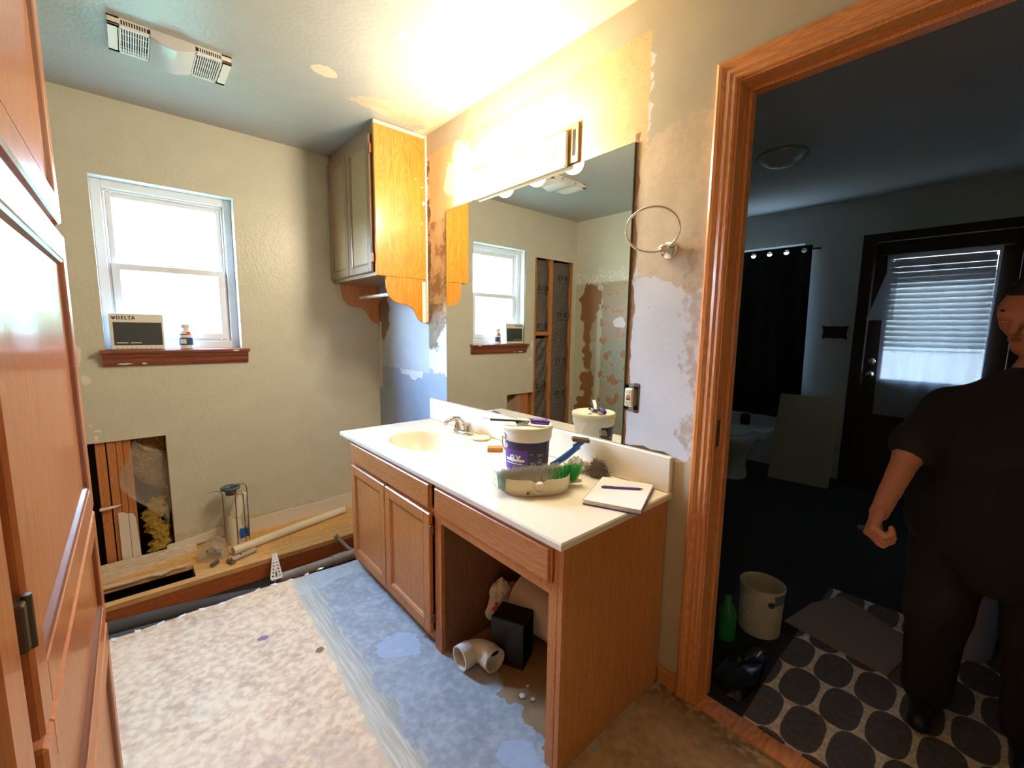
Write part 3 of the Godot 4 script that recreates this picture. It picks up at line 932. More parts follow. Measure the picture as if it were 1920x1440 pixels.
func build_linen_cabinet() -> void:
	var t := thing("linen_cabinet", "tall varnished brown cabinet at the left edge with doors reflecting the window", "cabinet", V(0, 0, 0))
	put("carcass", B(V(-2.262, 0.0, 1.69), V(-1.54, 2.434, 2.638), 0.002), "linen_v", t)
	var g := Geo.new()
	g.box(V(-1.54, 0.0, 1.69), V(-1.521, 2.434, 1.742), 0.001)
	g.box(V(-1.54, 0.0, 2.47), V(-1.521, 2.434, 2.638), 0.001)
	for y in [[0.0, 0.11], [0.575, 0.60], [0.855, 0.885], [1.48, 1.53], [2.31, 2.434]]:
		g.box(V(-1.54, y[0], 1.742), V(-1.521, y[1], 2.47), 0.001)
	put("face_frame", g, "linen_dark", t)
	put("end_stile", B(V(-1.521, 0.0, 2.565), V(-1.500, 2.434, 2.632), 0.005), "linen_v", t)
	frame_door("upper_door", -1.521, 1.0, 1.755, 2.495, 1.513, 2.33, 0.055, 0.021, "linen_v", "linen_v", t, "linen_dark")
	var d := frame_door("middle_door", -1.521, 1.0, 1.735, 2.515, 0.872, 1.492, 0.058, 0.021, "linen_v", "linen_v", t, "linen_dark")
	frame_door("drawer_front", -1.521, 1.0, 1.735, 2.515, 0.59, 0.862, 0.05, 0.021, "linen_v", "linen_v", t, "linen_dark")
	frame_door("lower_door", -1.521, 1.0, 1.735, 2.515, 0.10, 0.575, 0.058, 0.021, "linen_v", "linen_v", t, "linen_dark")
	var h := Geo.new()
	h.box(V(-1.5195, 0.985, 2.505), V(-1.499, 1.035, 2.540), 0.002)
	h.tube([V(-1.499, 0.982, 2.522), V(-1.499, 1.038, 2.522)], 0.004, 10)
	put("hinge", h, "dark_metal", d)
	# open carcass space is closed by the doors; a plinth stands on the floor
	put("plinth", B(V(-1.54, 0.0, 1.70), V(-1.525, 0.10, 2.63), 0.001), "linen_dark", t)

func bracket(z0: float, z1: float) -> Geo:
	var p := [Vector2(-0.004, 1.599), Vector2(-0.268, 1.599)]
	var c := [[-0.268, 1.57], [-0.266, 1.535], [-0.258, 1.505], [-0.244, 1.480], [-0.224, 1.461], [-0.200, 1.450], [-0.172, 1.446], [-0.144, 1.443], [-0.118, 1.434], [-0.098, 1.420], [-0.084, 1.402], [-0.073, 1.380], [-0.060, 1.358], [-0.044, 1.343], [-0.024, 1.334], [-0.004, 1.331]]
	for q in c: p.append(Vector2(q[0], q[1]))
	return Geo.new().prism(p, 2, z0, z1)

func build_wall_cabinet() -> void:
	var t := thing("wall_cabinet", "honey oak wall cabinet in the corner with two framed doors and scrolled brackets", "cabinet")
	var g := Geo.new()
	g.box(V(-0.300, 1.600, 0.004), V(-0.003, 1.617, 0.724), 0.001)
	g.box(V(-0.300, 1.617, 0.004), V(-0.003, 2.415, 0.022), 0.001)
	g.box(V(-0.300, 2.397, 0.022), V(-0.003, 2.415, 0.706), 0.001)
	put("carcass", g, "greyed_oak_h", t)
	put("side_panel", B(V(-0.3255, 1.601, 0.706), V(-0.003, 2.417, 0.7245), 0.0015), "honey_v", t)
	g = Geo.new()
	g.box(V(-0.322, 1.600, 0.004), V(-0.300, 2.436, 0.045), 0.0015)
	g.box(V(-0.322, 1.600, 0.665), V(-0.300, 2.436, 0.7055), 0.0015)
	g.box(V(-0.322, 1.600, 0.045), V(-0.300, 1.645, 0.665), 0.0015)
	g.box(V(-0.322, 2.345, 0.045), V(-0.300, 2.436, 0.665), 0.0015)
	put("face_frame", g, "greyed_oak_v", t)
	put("back_panel", B(V(-0.010, 1.617, 0.022), V(-0.004, 2.397, 0.706), 0.0), "oak_inside", t)
	frame_door("door", -0.323, -1.0, 0.022, 0.345, 1.622, 2.372, 0.046, 0.018, "greyed_oak_v", "panel_oak", t)
	var d := frame_door("door", -0.323, -1.0, 0.352, 0.688, 1.622, 2.372, 0.046, 0.018, "greyed_oak_v", "panel_oak", t)
	for y in [1.70, 2.29]:
		var h := Geo.new()
		h.box(V(-0.342, y - 0.025, 0.686), V(-0.324, y + 0.025, 0.700), 0.002)
		h.tube([V(-0.337, y - 0.028, 0.692), V(-0.337, y + 0.028, 0.692)], 0.004, 10)
		put("hinge", h, "copper", d)
	put("bracket", bracket(0.7065, 0.7245), "honey_v", t)
	put("bracket", bracket(0.006, 0.024), "oak_v", t)
	put("towel_rod", Geo.new().tube([V(-0.14, 1.515, 0.022), V(-0.14, 1.515, 0.708)], 0.011, 14), "white_plastic", t)
	g = Geo.new()                       # caulk and filler lines against wall and ceiling
	g.box(V(-0.012, 1.34, 0.7245), V(-0.0005, 2.437, 0.735), 0.001)
	g.box(V(-0.326, 2.417, 0.712), V(-0.012, 2.437, 0.727), 0.001)
	put("filler_strip", g, "dusty_wood", t)
	put("scar", Geo.new().prism([Vector2(-0.036, 1.335), Vector2(-0.036, 1.585), Vector2(-0.014, 1.585), Vector2(-0.010, 1.335)], 2, 0.7235, 0.7255), "white_board", t)
	for c in [[-0.02, 2.05, 0.012, 0.016], [-0.03, 1.93, 0.006, 0.01], [-0.026, 2.14, 0.010, 0.005], [-0.07, 2.18, 0.008, 0.004]]:
		put("paint_chip", Geo.new().at(V(c[0], c[1], 0.7240)).prism([Vector2(-c[2], -0.3 * c[3]), Vector2(0, -c[3]), Vector2(c[2] * 0.8, 0.0), Vector2(0.2 * c[2], c[3])], 2, 0.0, 0.001), "white_board", t)

func build_vanity() -> void:
	var t := thing("vanity_cabinet", "brown oak vanity cabinet with two doors, false drawer fronts and an open knee space", "cabinet")
	put("end_panel", B(V(-0.5555, 0.0, 2.372), V(-0.003, 0.714, 2.391), 0.0015), "oak_v", t)
	put("side_panel", B(V(-0.540, 0.03, 0.872), V(-0.003, 0.714, 0.888), 0.001), "oak_v", t)
	put("partition", B(V(-0.540, 0.0, 1.742), V(-0.003, 0.714, 1.760), 0.001), "oak_inside", t)
	put("floor_panel", B(V(-0.540, 0.05, 0.888), V(-0.01, 0.066, 1.742), 0.001), "oak_h", t)
	put("toe_kick", B(V(-0.50, 0.0, 0.875), V(-0.485, 0.052, 1.742), 0.001), "linen_dark", t)
	put("back_panel", B(V(-0.010, 0.0, 0.888), V(-0.004, 0.70, 2.372), 0.0), "oak_inside", t)
	var g := Geo.new()
	g.box(V(-0.556, 0.03, 0.872), V(-0.538, 0.7145, 0.91), 0.0015)
	g.box(V(-0.556, 0.03, 1.275), V(-0.538, 0.585, 1.325), 0.0015)
	g.box(V(-0.556, 0.0, 1.715), V(-0.538, 0.7145, 1.762), 0.0015)
	g.box(V(-0.556, 0.03, 0.91), V(-0.538, 0.075, 1.715), 0.0015)
	g.box(V(-0.556, 0.565, 0.91), V(-0.538, 0.600, 1.715), 0.0015)
	g.box(V(-0.556, 0.695, 0.91), V(-0.538, 0.7145, 2.34), 0.0015)
	g.box(V(-0.556, 0.552, 1.762), V(-0.538, 0.600, 2.34), 0.0015)
	g.box(V(-0.556, 0.0, 2.338), V(-0.538, 0.7145, 2.372), 0.0015)
	put("face_frame", g, "oak_v", t)
	var m := slab_front("false_front", -0.556, -1.0, 0.895, 1.705, 0.592, 0.702, 0.019, "oak_h", t)
	m = slab_front("drawer_front", -0.556, -1.0, 1.737, 2.357, 0.592, 0.702, 0.019, "oak_h", t)
	frame_door("door", -0.556, -1.0, 0.895, 1.297, 0.062, 0.578, 0.050, 0.019, "oak_v", "oak_v", t)
	var d := frame_door("door", -0.556, -1.0, 1.303, 1.705, 0.062, 0.578, 0.050, 0.019, "oak_v", "oak_v", t)
	for y in [0.13, 0.51]:
		put("hinge", B(V(-0.574, y - 0.02, 1.702), V(-0.556, y + 0.02, 1.712), 0.002), "copper", d)
	put("drawer_box", B(V(-0.538, 0.60, 1.80), V(-0.05, 0.690, 2.33), 0.002), "oak_inside", t)

	# cultured-marble top: slab with an oval opening, moulded bowl, backsplash
	var c := thing("vanity_top", "cream marble vanity top with a moulded oval basin and backsplash", "countertop")
	var cx := -0.30
	var cz := 1.225
	var ra := 0.175
	var rb := 0.225
	g = Geo.new()
	var X0 := -0.579
	var X1 := -0.0015
	var Z0 := 0.775
	var Z1 := 2.401
	var rows := [PackedVector3Array(), PackedVector3Array(), PackedVector3Array()]
	var n := 96
	var angs := []
	for i in n: angs.append(TAU * i / n)
	for p in [[X0, Z0], [X1, Z0], [X0, Z1], [X1, Z1]]: angs.append(fposmod(atan2(p[1] - cz, p[0] - cx), TAU))
	angs.sort()
	for a in angs:
		var dx := cos(a)
		var dz := sin(a)
		var k := 1e9
		if dx > 1e-6: k = minf(k, (X1 - cx) / dx)
		if dx < -1e-6: k = minf(k, (X0 - cx) / dx)
		if dz > 1e-6: k = minf(k, (Z1 - cz) / dz)
		if dz < -1e-6: k = minf(k, (Z0 - cz) / dz)
		var e := 1.0 / sqrt(pow(dx / ra, 2) + pow(dz / rb, 2))
		rows[0].append(V(cx + dx * k, 0.736, cz + dz * k))
		rows[1].append(V(cx + dx * e * 1.03, 0.736, cz + dz * e * 1.03))
	for i in angs.size():
		var j := (i + 1) % angs.size()
		g.face([rows[0][i], rows[0][j], rows[1][j], rows[1][i]], Vector3.UP)
	# edges, rounded over
	var rim := [[X0, Z0], [X0, Z1], [X1, Z1], [X1, Z0]]
	g.face([V(X0, 0.736, Z0), V(X0, 0.736, Z1), V(X0 - 0.004, 0.731, Z1 + 0.004), V(X0 - 0.004, 0.731, Z0 - 0.004)], V(-1, 1, 0))
	g.face([V(X0 - 0.004, 0.731, Z0 - 0.004), V(X0 - 0.004, 0.731, Z1 + 0.004), V(X0 - 0.004, 0.717, Z1 + 0.004), V(X0 - 0.004, 0.717, Z0 - 0.004)], V(-1, 0, 0))
	for s in [[Z0, -1.0], [Z1, 1.0]]:
		g.face([V(X0, 0.736, s[0]), V(X1, 0.736, s[0]), V(X1, 0.731, s[0] + 0.004 * s[1]), V(X0 - 0.004, 0.731, s[0] + 0.004 * s[1])], V(0, 1, s[1]))
		g.face([V(X0 - 0.004, 0.731, s[0] + 0.004 * s[1]), V(X1, 0.731, s[0] + 0.004 * s[1]), V(X1, 0.717, s[0] + 0.004 * s[1]), V(X0 - 0.004, 0.717, s[0] + 0.004 * s[1])], V(0, 0, s[1]))
	g.sheet_holes(1, 0.715, 0.717, Vector2(X0 - 0.004, Z0 - 0.004), Vector2(X1, Z1 + 0.004), [[cx - ra - 0.02, cz - rb - 0.02, cx + ra + 0.02, cz + rb + 0.02]])
	put("slab", g, "marble", c)
	g = Geo.new().at(V(cx, 0.0, cz))
	var prof := [Vector2(1.03, 0.736), Vector2(1.0, 0.7335), Vector2(0.975, 0.725), Vector2(0.95, 0.705), Vector2(0.91, 0.68), Vector2(0.83, 0.65), Vector2(0.70, 0.625), Vector2(0.50, 0.607), Vector2(0.28, 0.599), Vector2(0.12, 0.597)]
	var br := []
	for p in prof:
		var row := PackedVector3Array()
		for i in 96:
			var a := TAU * i / 96.0
			var lobe := 1.0 + (0.012 * sin(a * 9.0) if p.x < 1.0 and p.x > 0.6 else 0.0)
			row.append(V(cos(a) * ra * p.x * lobe, p.y, sin(a) * rb * p.x * lobe))
		br.append(row)
	g.grid(br, true, true)
	put("basin", g, "marble", c)
	put("drain", Geo.new().at(V(cx, 0.5965, cz)).lathe_sharp([Vector2(0.024, -0.002), Vector2(0.024, 0.003), Vector2(0.018, 0.005), Vector2(0.016, 0.002), Vector2(0.0001, 0.002)], 24), "chrome", c)
	put("backsplash", B(V(-0.0215, 0.736, Z0 - 0.002), V(-0.0012, 0.867, Z1 + 0.002), 0.004), "marble", c)
	put("splash_dirt", Geo.new().prism([Vector2(1.86, 0.868), Vector2(2.30, 0.868), Vector2(2.39, 0.868), Vector2(2.36, 0.876), Vector2(2.31, 0.872), Vector2(2.28, 0.880), Vector2(2.22, 0.871), Vector2(1.95, 0.870)], 0, -0.004, -0.0008), "dark_metal", c)

	# faucet
	var f := thing("faucet", "small chrome faucet with two lever handles behind the basin", "faucet", V(-0.078, 0.736, 1.225))
	var row := []
	for p in [[0.0, 1.0], [0.010, 1.0], [0.016, 0.94], [0.019, 0.8]]:
		var r := PackedVector3Array()
		for i in 40:
			var a := TAU * i / 40.0
			r.append(V(signf(cos(a)) * pow(absf(cos(a)), 0.8) * 0.027 * p[1], p[0], signf(sin(a)) * pow(absf(sin(a)), 0.8) * 0.082 * p[1]))
		row.append(r)
	g = Geo.new().grid(row, true)
	g.face(Array(row[3]), Vector3.UP)
	put("base", g, "chrome", f)
	var path := []
	for k in 15:
		var a := deg_to_rad(lerpf(-10.0, 122.0, k / 14.0))
		path.append(V(-0.052 + 0.054 * cos(a) - 0.030 * pow(k / 14.0, 2), 0.022 + 0.060 * sin(a) + 0.012 * sin(PI * k / 14.0), 0.0))
	path.insert(0, V(0.0, 0.010, 0.0))
	var rr := []
	for k in path.size(): rr.append(lerpf(0.0165, 0.0105, float(k) / (path.size() - 1)))
	put("spout", Geo.new().tube(path, rr, 18), "chrome", f)
	var e: Vector3 = path[-1]
	put("aerator", Geo.new().at(e + V(-0.004, -0.014, 0)).lathe_sharp([Vector2(0.0001, 0), Vector2(0.0095, 0), Vector2(0.0105, 0.004), Vector2(0.0105, 0.018), Vector2(0.0001, 0.020)], 18), "chrome", f)
	for s: float in [-1.0, 1.0]:
		var hd := put("handle", Geo.new().at(V(0.0, 0.016, s * 0.052)).lathe([Vector2(0.020, 0), Vector2(0.0195, 0.012), Vector2(0.016, 0.024), Vector2(0.013, 0.032), Vector2(0.0135, 0.040), Vector2(0.010, 0.046), Vector2(0.0001, 0.048)], 20), "chrome", f)
		var lv := Geo.new()
		lv.tube([V(0.008, 0.058, s * 0.052), V(-0.012, 0.062, s * 0.052 + s * 0.004), V(-0.034, 0.067, s * 0.052 + s * 0.012), V(-0.050, 0.068, s * 0.052 + s * 0.020)], [0.010, 0.0085, 0.007, 0.006], 12)
		put("lever", lv, "chrome", hd)

func build_mirror_and_light() -> void:
	var m := thing("wall_mirror", "large frameless wall mirror above the vanity reflecting the window wall", "mirror")
	put("glass", B(V(-0.0065, 0.868, 0.952), V(-0.0012, 1.968, 2.187), 0.001), "mirror_glass", m)
	put("edge", B(V(-0.0060, 0.866, 0.950), V(-0.0006, 1.9695, 2.1895), 0.0), "mirror_edge", m)
	var t := thing("vanity_light", "glowing bath bar light with three globe bulbs above the mirror", "light")
	put("backplate", B(V(-0.012, 1.974, 1.205), V(-0.0006, 2.122, 1.926), 0.001), "dusty_brown", t)
	put("slot", Geo.new().at(V(-0.0122, 2.05, 1.905)).prism([Vector2(-0.006, -0.05), Vector2(0.006, -0.05), Vector2(0.008, -0.04), Vector2(0.008, 0.04), Vector2(0.006, 0.05), Vector2(-0.006, 0.05), Vector2(-0.008, 0.04), Vector2(-0.008, -0.04)], 0, -0.0006, 0.0003), "void", t)
	put("bar", B(V(-0.038, 1.962, 1.235), V(-0.012, 2.098, 1.878), 0.006), "white_enamel", t)
	for z in [1.33, 1.565, 1.795]:
		var s := put("socket", Geo.new().at(V(-0.038, 2.032, z), V(0, 0, 90)).lathe([Vector2(0.034, 0.0), Vector2(0.034, 0.008), Vector2(0.030, 0.012), Vector2(0.022, 0.013), Vector2(0.020, 0.030), Vector2(0.016, 0.032), Vector2(0.0001, 0.032)], 28), "socket_cream", t)
		var gl := Geo.new().at(V(-0.064, 2.032, z), V(0, 0, 90))
		var pr := [Vector2(0.0125, 0.0), Vector2(0.014, 0.012)]
		for k in 13:
			var a := deg_to_rad(lerpf(-68.0, 90.0, k / 12.0))
			pr.append(Vector2(maxf(0.0001, 0.0475 * cos(a)), 0.060 + 0.0475 * sin(a)))
		gl.lathe(pr, 28)
		put("bulb", gl, "bulb_glow", s)
		var l := OmniLight3D.new()
		l.name = "bulb_lamp"
		t.add_child(l, true)
		l.position = V(-0.124, 2.032, z)
		l.light_color = Color(1.0, 0.925, 0.81)
		l.light_energy = BULB
		l.light_size = 0.04
		l.omni_range = 8.0
		l.omni_attenuation = 2.0
		l.shadow_enabled = true

func build_wall_bits() -> void:
	# ceiling fan cover
	var t := thing("exhaust_fan", "white plastic exhaust fan cover on the ceiling with two louvred ends", "vent", V(-1.1925, H, 0.712))
	var hw := 0.197
	var hd := 0.108
	for s: float in [-1.0, 1.0]:
		var x0 := 0.072 * s
		var g := Geo.new()
		g.box(V(x0, -0.030, -hd), V(s * hw, -0.026, -hd + 0.016), 0.001)
		g.box(V(x0, -0.030, hd - 0.016), V(s * hw, -0.026, hd), 0.001)
		g.box(V(s * (hw - 0.036), -0.030, -hd), V(s * hw, -0.026, hd), 0.001)
		g.box(V(x0, -0.030, -hd), V(x0 + s * 0.005, -0.026, hd), 0.001)
		g.box(V(s * (hw - 0.003), -0.027, -hd), V(s * hw, 0.0, hd), 0.001)
		for e: float in [-1.0, 1.0]:
			g.box(V(x0, -0.006, e * hd), V(s * hw, -0.0002, e * (hd - 0.003)), 0.0005)
			g.box(V(x0, -0.027, e * hd), V(s * hw, -0.022, e * (hd - 0.003)), 0.0005)
			g.box(V(s * (hw - 0.036), -0.027, e * hd), V(s * hw, -0.0002, e * (hd - 0.003)), 0.0005)
		var fr := put("louvre_frame", g, "vent_plastic", t)
		g = Geo.new()
		for k in 12:
			var x := x0 + s * (0.010 + k * 0.0075)
			g.box(V(x, -0.030, -hd + 0.01), V(x + s * 0.0032, -0.025, hd - 0.01), 0.0)
			for e: float in [-1.0, 1.0]:
				g.box(V(x, -0.026, e * (hd - 0.0028)), V(x + s * 0.0032, -0.002, e * (hd - 0.0005)), 0.0)
		for k in 3:
			var z := (k - 1) * 0.054
			g.box(V(x0, -0.0285, z - 0.0015), V(s * (hw - 0.034), -0.026, z + 0.0015), 0.0)
		stuff(put("louvres", g, "vent_plastic", fr))
	var rows := []
	for i in 13:
		var x := lerpf(-0.071, 0.071, i / 12.0)
		var y := -0.030 - 0.020 * (1.0 - pow(absf(x) / 0.071, 1.6))
		rows.append(PackedVector3Array([V(x, 0.0, hd), V(x, y + 0.004, hd), V(x, y, hd - 0.004), V(x, y, -hd + 0.004), V(x, y + 0.004, -hd), V(x, 0.0, -hd)]))
	put("centre_panel", Geo.new().grid(rows, false, true), "vent_clear", t)
	put("housing", B(V(-hw + 0.004, -0.012, -hd + 0.004), V(hw - 0.004, -0.0005, hd - 0.004), 0.0), "vent_dark", t)

	# towel ring
	t = thing("towel_ring", "chrome towel ring with round rosette between mirror and door casing", "towel ring", V(-0.0005, 1.578, 2.338))
	put("rosette", Geo.new().at(V(0, 0, 0), V(0, 0, 90)).lathe([Vector2(0.030, 0.0), Vector2(0.030, 0.004), Vector2(0.026, 0.009), Vector2(0.020, 0.011), Vector2(0.017, 0.016), Vector2(0.012, 0.020), Vector2(0.0095, 0.026), Vector2(0.0095, 0.032), Vector2(0.014, 0.035), Vector2(0.016, 0.040), Vector2(0.012, 0.047), Vector2(0.0001, 0.049)], 28), "chrome", t)
	# stiff ring swung up and askew on its post
	var ux := V(0.614, -0.11, 0.78).normalized()
	var vy := V(-0.557, 0.70, 0.438)
	vy = (vy - ux * vy.dot(ux)).normalized()
	put("ring", Geo.new().ring(V(-0.0775, 0.057, -0.020), Basis(ux, vy, ux.cross(vy)), 0.085, 0.0042, 10, 56), "chrome", t)

	# receptacle without cover plate
	t = thing("wall_outlet", "uncovered cream wall outlet with red and black buttons beside the mirror", "outlet", V(0, 1.054, 2.218))
	put("box", Geo.new().sheet_holes(0, -0.0015, 0.060, Vector2(-0.0345, -0.0515), Vector2(0.0345, 0.0515), [[-0.030, -0.046, 0.030, 0.046]]), "dark_metal", t)
	put("strap", B(V(-0.003, -0.054, -0.010), V(-0.001, 0.054, 0.012), 0.0005), "steel_dull", t)
	var bd := put("body", B(V(-0.014, -0.035, -0.022), V(0.040, 0.035, 0.012), 0.004), "cream_plastic", t)
	put("reset_button", B(V(-0.0165, 0.001, -0.013), V(-0.013, 0.008, 0.003), 0.001), "red_print", bd)
	put("test_button", B(V(-0.0165, -0.009, -0.013), V(-0.013, -0.002, 0.003), 0.001), "black_plastic", bd)
	for y in [0.020, -0.020]:
		for z in [-0.011, 0.001]:
			put("slot", B(V(-0.0145, y - 0.004, z - 0.001), V(-0.0135, y + 0.004, z + 0.001), 0.0), "black_plastic", bd)
		put("ground_hole", Geo.new().at(V(-0.0138, y - 0.009, -0.005), V(0, 0, 90)).lathe_sharp([Vector2(0.0025, 0.0), Vector2(0.0025, 0.0008), Vector2(0.0001, 0.0008)], 12), "black_plastic", bd)
	put("box_ear", B(V(-0.003, 0.044, 0.012), V(-0.0015, 0.056, 0.032), 0.0005), "dark_metal", t)
	put("box_ear", B(V(-0.003, -0.056, 0.014), V(-0.0015, -0.044, 0.034), 0.0005), "dark_metal", t)

# ---------------------------------------------------------------- small things
func text_on(s: String, size: float, m: String, parent: Node, origin: Vector3, b: Basis, called := "lettering") -> void:
	var tm := text_geo(s, size)
	var o := put(called, Geo.new().add_mesh(tm, Transform3D(b, origin)), m, parent)
	o.set_meta("label", "printed lettering")

func text_round(s: String, size: float, m: String, parent: Node, r: float, ang: float, y: float) -> void:   # lettering wrapped on a cylinder, centred on the angle ang
	var tm := text_geo(s, size)
	var g := Geo.new().add_mesh(tm, Transform3D.IDENTITY)
	for i in g.v.size():
		var a := ang - g.v[i].x / r
		var rad := r + g.v[i].z + 0.0003
		g.v[i] = V(cos(a) * rad, y + g.v[i].y, sin(a) * rad)
		g.n[i] = V(cos(a), 0, sin(a))
	put("lettering", g, m, parent)

func label_patch(g: Geo, r0: float, r1: float, y0: float, y1: float, a0: float, a1: float) -> Geo:     # curved label on a slightly conical wall
	var rows := []
	for p in [[r0, y0], [r1, y1]]:
		var row := PackedVector3Array()
		for i in 25:
			var a := lerpf(a0, a1, i / 24.0)
			row.append(V(cos(a) * p[0], p[1], sin(a) * p[0]))
		rows.append(row)
	var s0 := g.n.size()
	g.grid(rows)
	for i in range(s0, g.n.size()):
		g.n[i] = (g.v[i] * V(1, 0, 1)).normalized()
	return g

func bristles(rng: RandomNumberGenerator, count: int, a: Vector3, b: Vector3, spread: Vector3, h: float, jitter: float, lean: float, r: float) -> Geo:
	var g := Geo.new()
	for i in count:
		var k := float(i) / count
		var p := a.lerp(b, rng.randf()) + V(rng.randf_range(-1, 1), 0, rng.randf_range(-1, 1)) * jitter
		var q := p + V(0, h * rng.randf_range(0.8, 1.05), 0) + spread * rng.randf_range(0.2, 1.0) + (b - a).normalized() * lean * (p - a.lerp(b, 0.5)).dot((b - a).normalized()) * 2.0 + V(rng.randf_range(-1, 1), 0, rng.randf_range(-1, 1)) * jitter * 0.7
		var m := p.lerp(q, 0.5) + V(rng.randf_range(-1, 1), 0, rng.randf_range(-1, 1)) * 0.002
		g.tube([p, m, q], [r, r, r * 0.6], 4, false)
	return g

func build_counter_things() -> void:
	var Y := 0.7365
	var rng := RandomNumberGenerator.new()
	rng.seed = 21
	var t := thing("soap_dish", "small round cream lid beside the faucet", "dish", V(-0.080, Y, 1.386))
	put("disc", Geo.new().lathe([Vector2(0.0001, 0), Vector2(0.044, 0.0), Vector2(0.050, 0.004), Vector2(0.0505, 0.010), Vector2(0.046, 0.0125), Vector2(0.040, 0.010), Vector2(0.024, 0.0085), Vector2(0.020, 0.0088)], 36), "cream_plastic", t)
	put("knob", Geo.new().lathe([Vector2(0.021, 0.0085), Vector2(0.0205, 0.012), Vector2(0.016, 0.0135), Vector2(0.0001, 0.0138)], 24), "cream_plastic", t)
	var wb := put("wood_block", Geo.new().at(V(-0.160, Y, 1.603), V(0, -39, 0)).box(V(-0.036, 0, -0.022), V(0.036, 0.020, 0.022), 0.0015), "stud")
	tag(wb, "small bare wooden block between the basin and the purple bucket", "block")

	# bucket of joint filler
	t = thing("filler_bucket", "white plastic bucket with a purple label on the vanity counter", "bucket", V(-0.22, Y, 1.885))
	put("pail", Geo.new().lathe([Vector2(0.0001, 0.002), Vector2(0.080, 0.0), Vector2(0.0845, 0.004), Vector2(0.0915, 0.132), Vector2(0.0920, 0.134), Vector2(0.0965, 0.135), Vector2(0.0975, 0.150), Vector2(0.0975, 0.170), Vector2(0.0985, 0.171)], 48), "white_plastic", t)
	put("lid", Geo.new().lathe([Vector2(0.0985, 0.168), Vector2(0.1015, 0.169), Vector2(0.1020, 0.178), Vector2(0.1005, 0.186), Vector2(0.0960, 0.1885), Vector2(0.0930, 0.188), Vector2(0.0900, 0.1835), Vector2(0.0600, 0.183), Vector2(0.0001, 0.183)], 48), "cream_plastic", t)
	put("lid_tab", Geo.new().box(V(0.03, 0.183, 0.005), V(0.052, 0.185, 0.016), 0.0005), "steel_dull", t)
	var a_c := PI - 0.72         # angle of the label's left part as seen from the room
	var lb := put("label", label_patch(Geo.new(), 0.0857, 0.0917, 0.012, 0.128, deg_to_rad(60), deg_to_rad(225)), "purple_label", t)
	put("label_band", label_patch(Geo.new(), 0.0905, 0.0918, 0.098, 0.129, deg_to_rad(60), deg_to_rad(192)), "dark_label", lb)
	put("label_panel", label_patch(Geo.new(), 0.0862, 0.0910, 0.014, 0.097, deg_to_rad(60), deg_to_rad(132)), "dark_label", lb)
	text_round("ex", 0.050, "white_print", lb, 0.0897, deg_to_rad(166), 0.068)
	text_round("D", 0.024, "white_print", lb, 0.0922, deg_to_rad(196), 0.108)
	put("label_stripe", label_patch(Geo.new(), 0.0888, 0.0892, 0.052, 0.062, deg_to_rad(140), deg_to_rad(200)), "white_print", lb)
	put("label_stripe", label_patch(Geo.new(), 0.0882, 0.0884, 0.041, 0.045, deg_to_rad(146), deg_to_rad(200)), "white_print", lb)
	for k in [[0.082, 118, 128], [0.080, 90, 108], [0.074, 92, 108], [0.048, 114, 126], [0.052, 92, 108], [0.046, 94, 108], [0.060, 95, 104]]:
		put("label_mark", label_patch(Geo.new(), 0.0872 + k[0] * 0.045, 0.0873 + (k[0] + 0.004) * 0.045, k[0], k[0] + 0.004, deg_to_rad(k[1]), deg_to_rad(k[2])), "steel_dull", lb)
	for s in [deg_to_rad(20), deg_to_rad(200)]:
		put("ear", Geo.new().at(V(cos(s) * 0.096, 0.146, sin(s) * 0.096), V(0, -rad_to_deg(s), -90)).lathe([Vector2(0.014, 0), Vector2(0.014, 0.005), Vector2(0.010, 0.007), Vector2(0.0001, 0.007)], 16), "white_plastic", t)
	var arc := []
	for k in 25:
		var a := PI * k / 24.0
		var u := V(cos(deg_to_rad(20)), 0, sin(deg_to_rad(20)))
		var w := V(sin(deg_to_rad(20)), 0, -cos(deg_to_rad(20)))
		arc.append(V(0, 0.146, 0) + u * cos(a) * 0.108 + w * sin(a) * 0.055 + V(0, -0.105 * sin(a), 0))
	put("bail", Geo.new().tube(arc, 0.0030, 8), "white_plastic", t)

	# two tools lying on the lid
	t = thing("putty_knife", "long white taping knife with a black edge lying across the bucket lid", "putty knife", V(-0.245, Y + 0.196, 1.872), V(0, -41, 0))
	put("blade", Geo.new().at(V(-0.055, 0.010, 0.0), V(0, 0, -3)).box(V(-0.10, 0.0, -0.006), V(0.095, 0.0035, 0.010), 0.001), "white_plastic", t)
	put("grip", Geo.new().at(V(-0.03, 0.004, 0.012), V(0, 0, -2)).box(V(-0.095, 0.0, -0.004), V(0.03, 0.008, 0.006), 0.002), "black_plastic", t)
	put("tip", Geo.new().at(V(0.05, 0.012, 0.012)).prism([Vector2(-0.02, -0.008), Vector2(0.05, -0.004), Vector2(0.055, 0.004), Vector2(-0.01, 0.008)], 1, 0.0, 0.004), "black_plastic", t)
	t = thing("scraper", "stubby purple scraper with a black and steel head on the bucket lid", "scraper", V(-0.228, Y + 0.1885, 1.905), V(0, -58, 0))
	put("handle", Geo.new().at(V(0.045, 0.012, 0), V(0, 0, 0)).tube([V(-0.04, 0, 0), V(-0.02, 0.003, 0), V(0.015, 0.003, 0), V(0.035, 0.0, 0)], [0.008, 0.0115, 0.0125, 0.009], 14), "purple_label", t)
	put("head", B(V(-0.048, 0.001, -0.026), V(-0.006, 0.012, 0.004), 0.004), "steel_dull", t)
	put("edge", B(V(-0.058, 0.0005, -0.030), V(-0.044, 0.014, 0.008), 0.003), "black_plastic", t)

	# blue hand tool leaning on the backsplash
	t = thing("blue_scraper", "blue plastic handled scrubber leaning on the backsplash", "scraper", V(-0.128, Y, 1.950))
	var top := V(0.048, 0.108, 0.092)
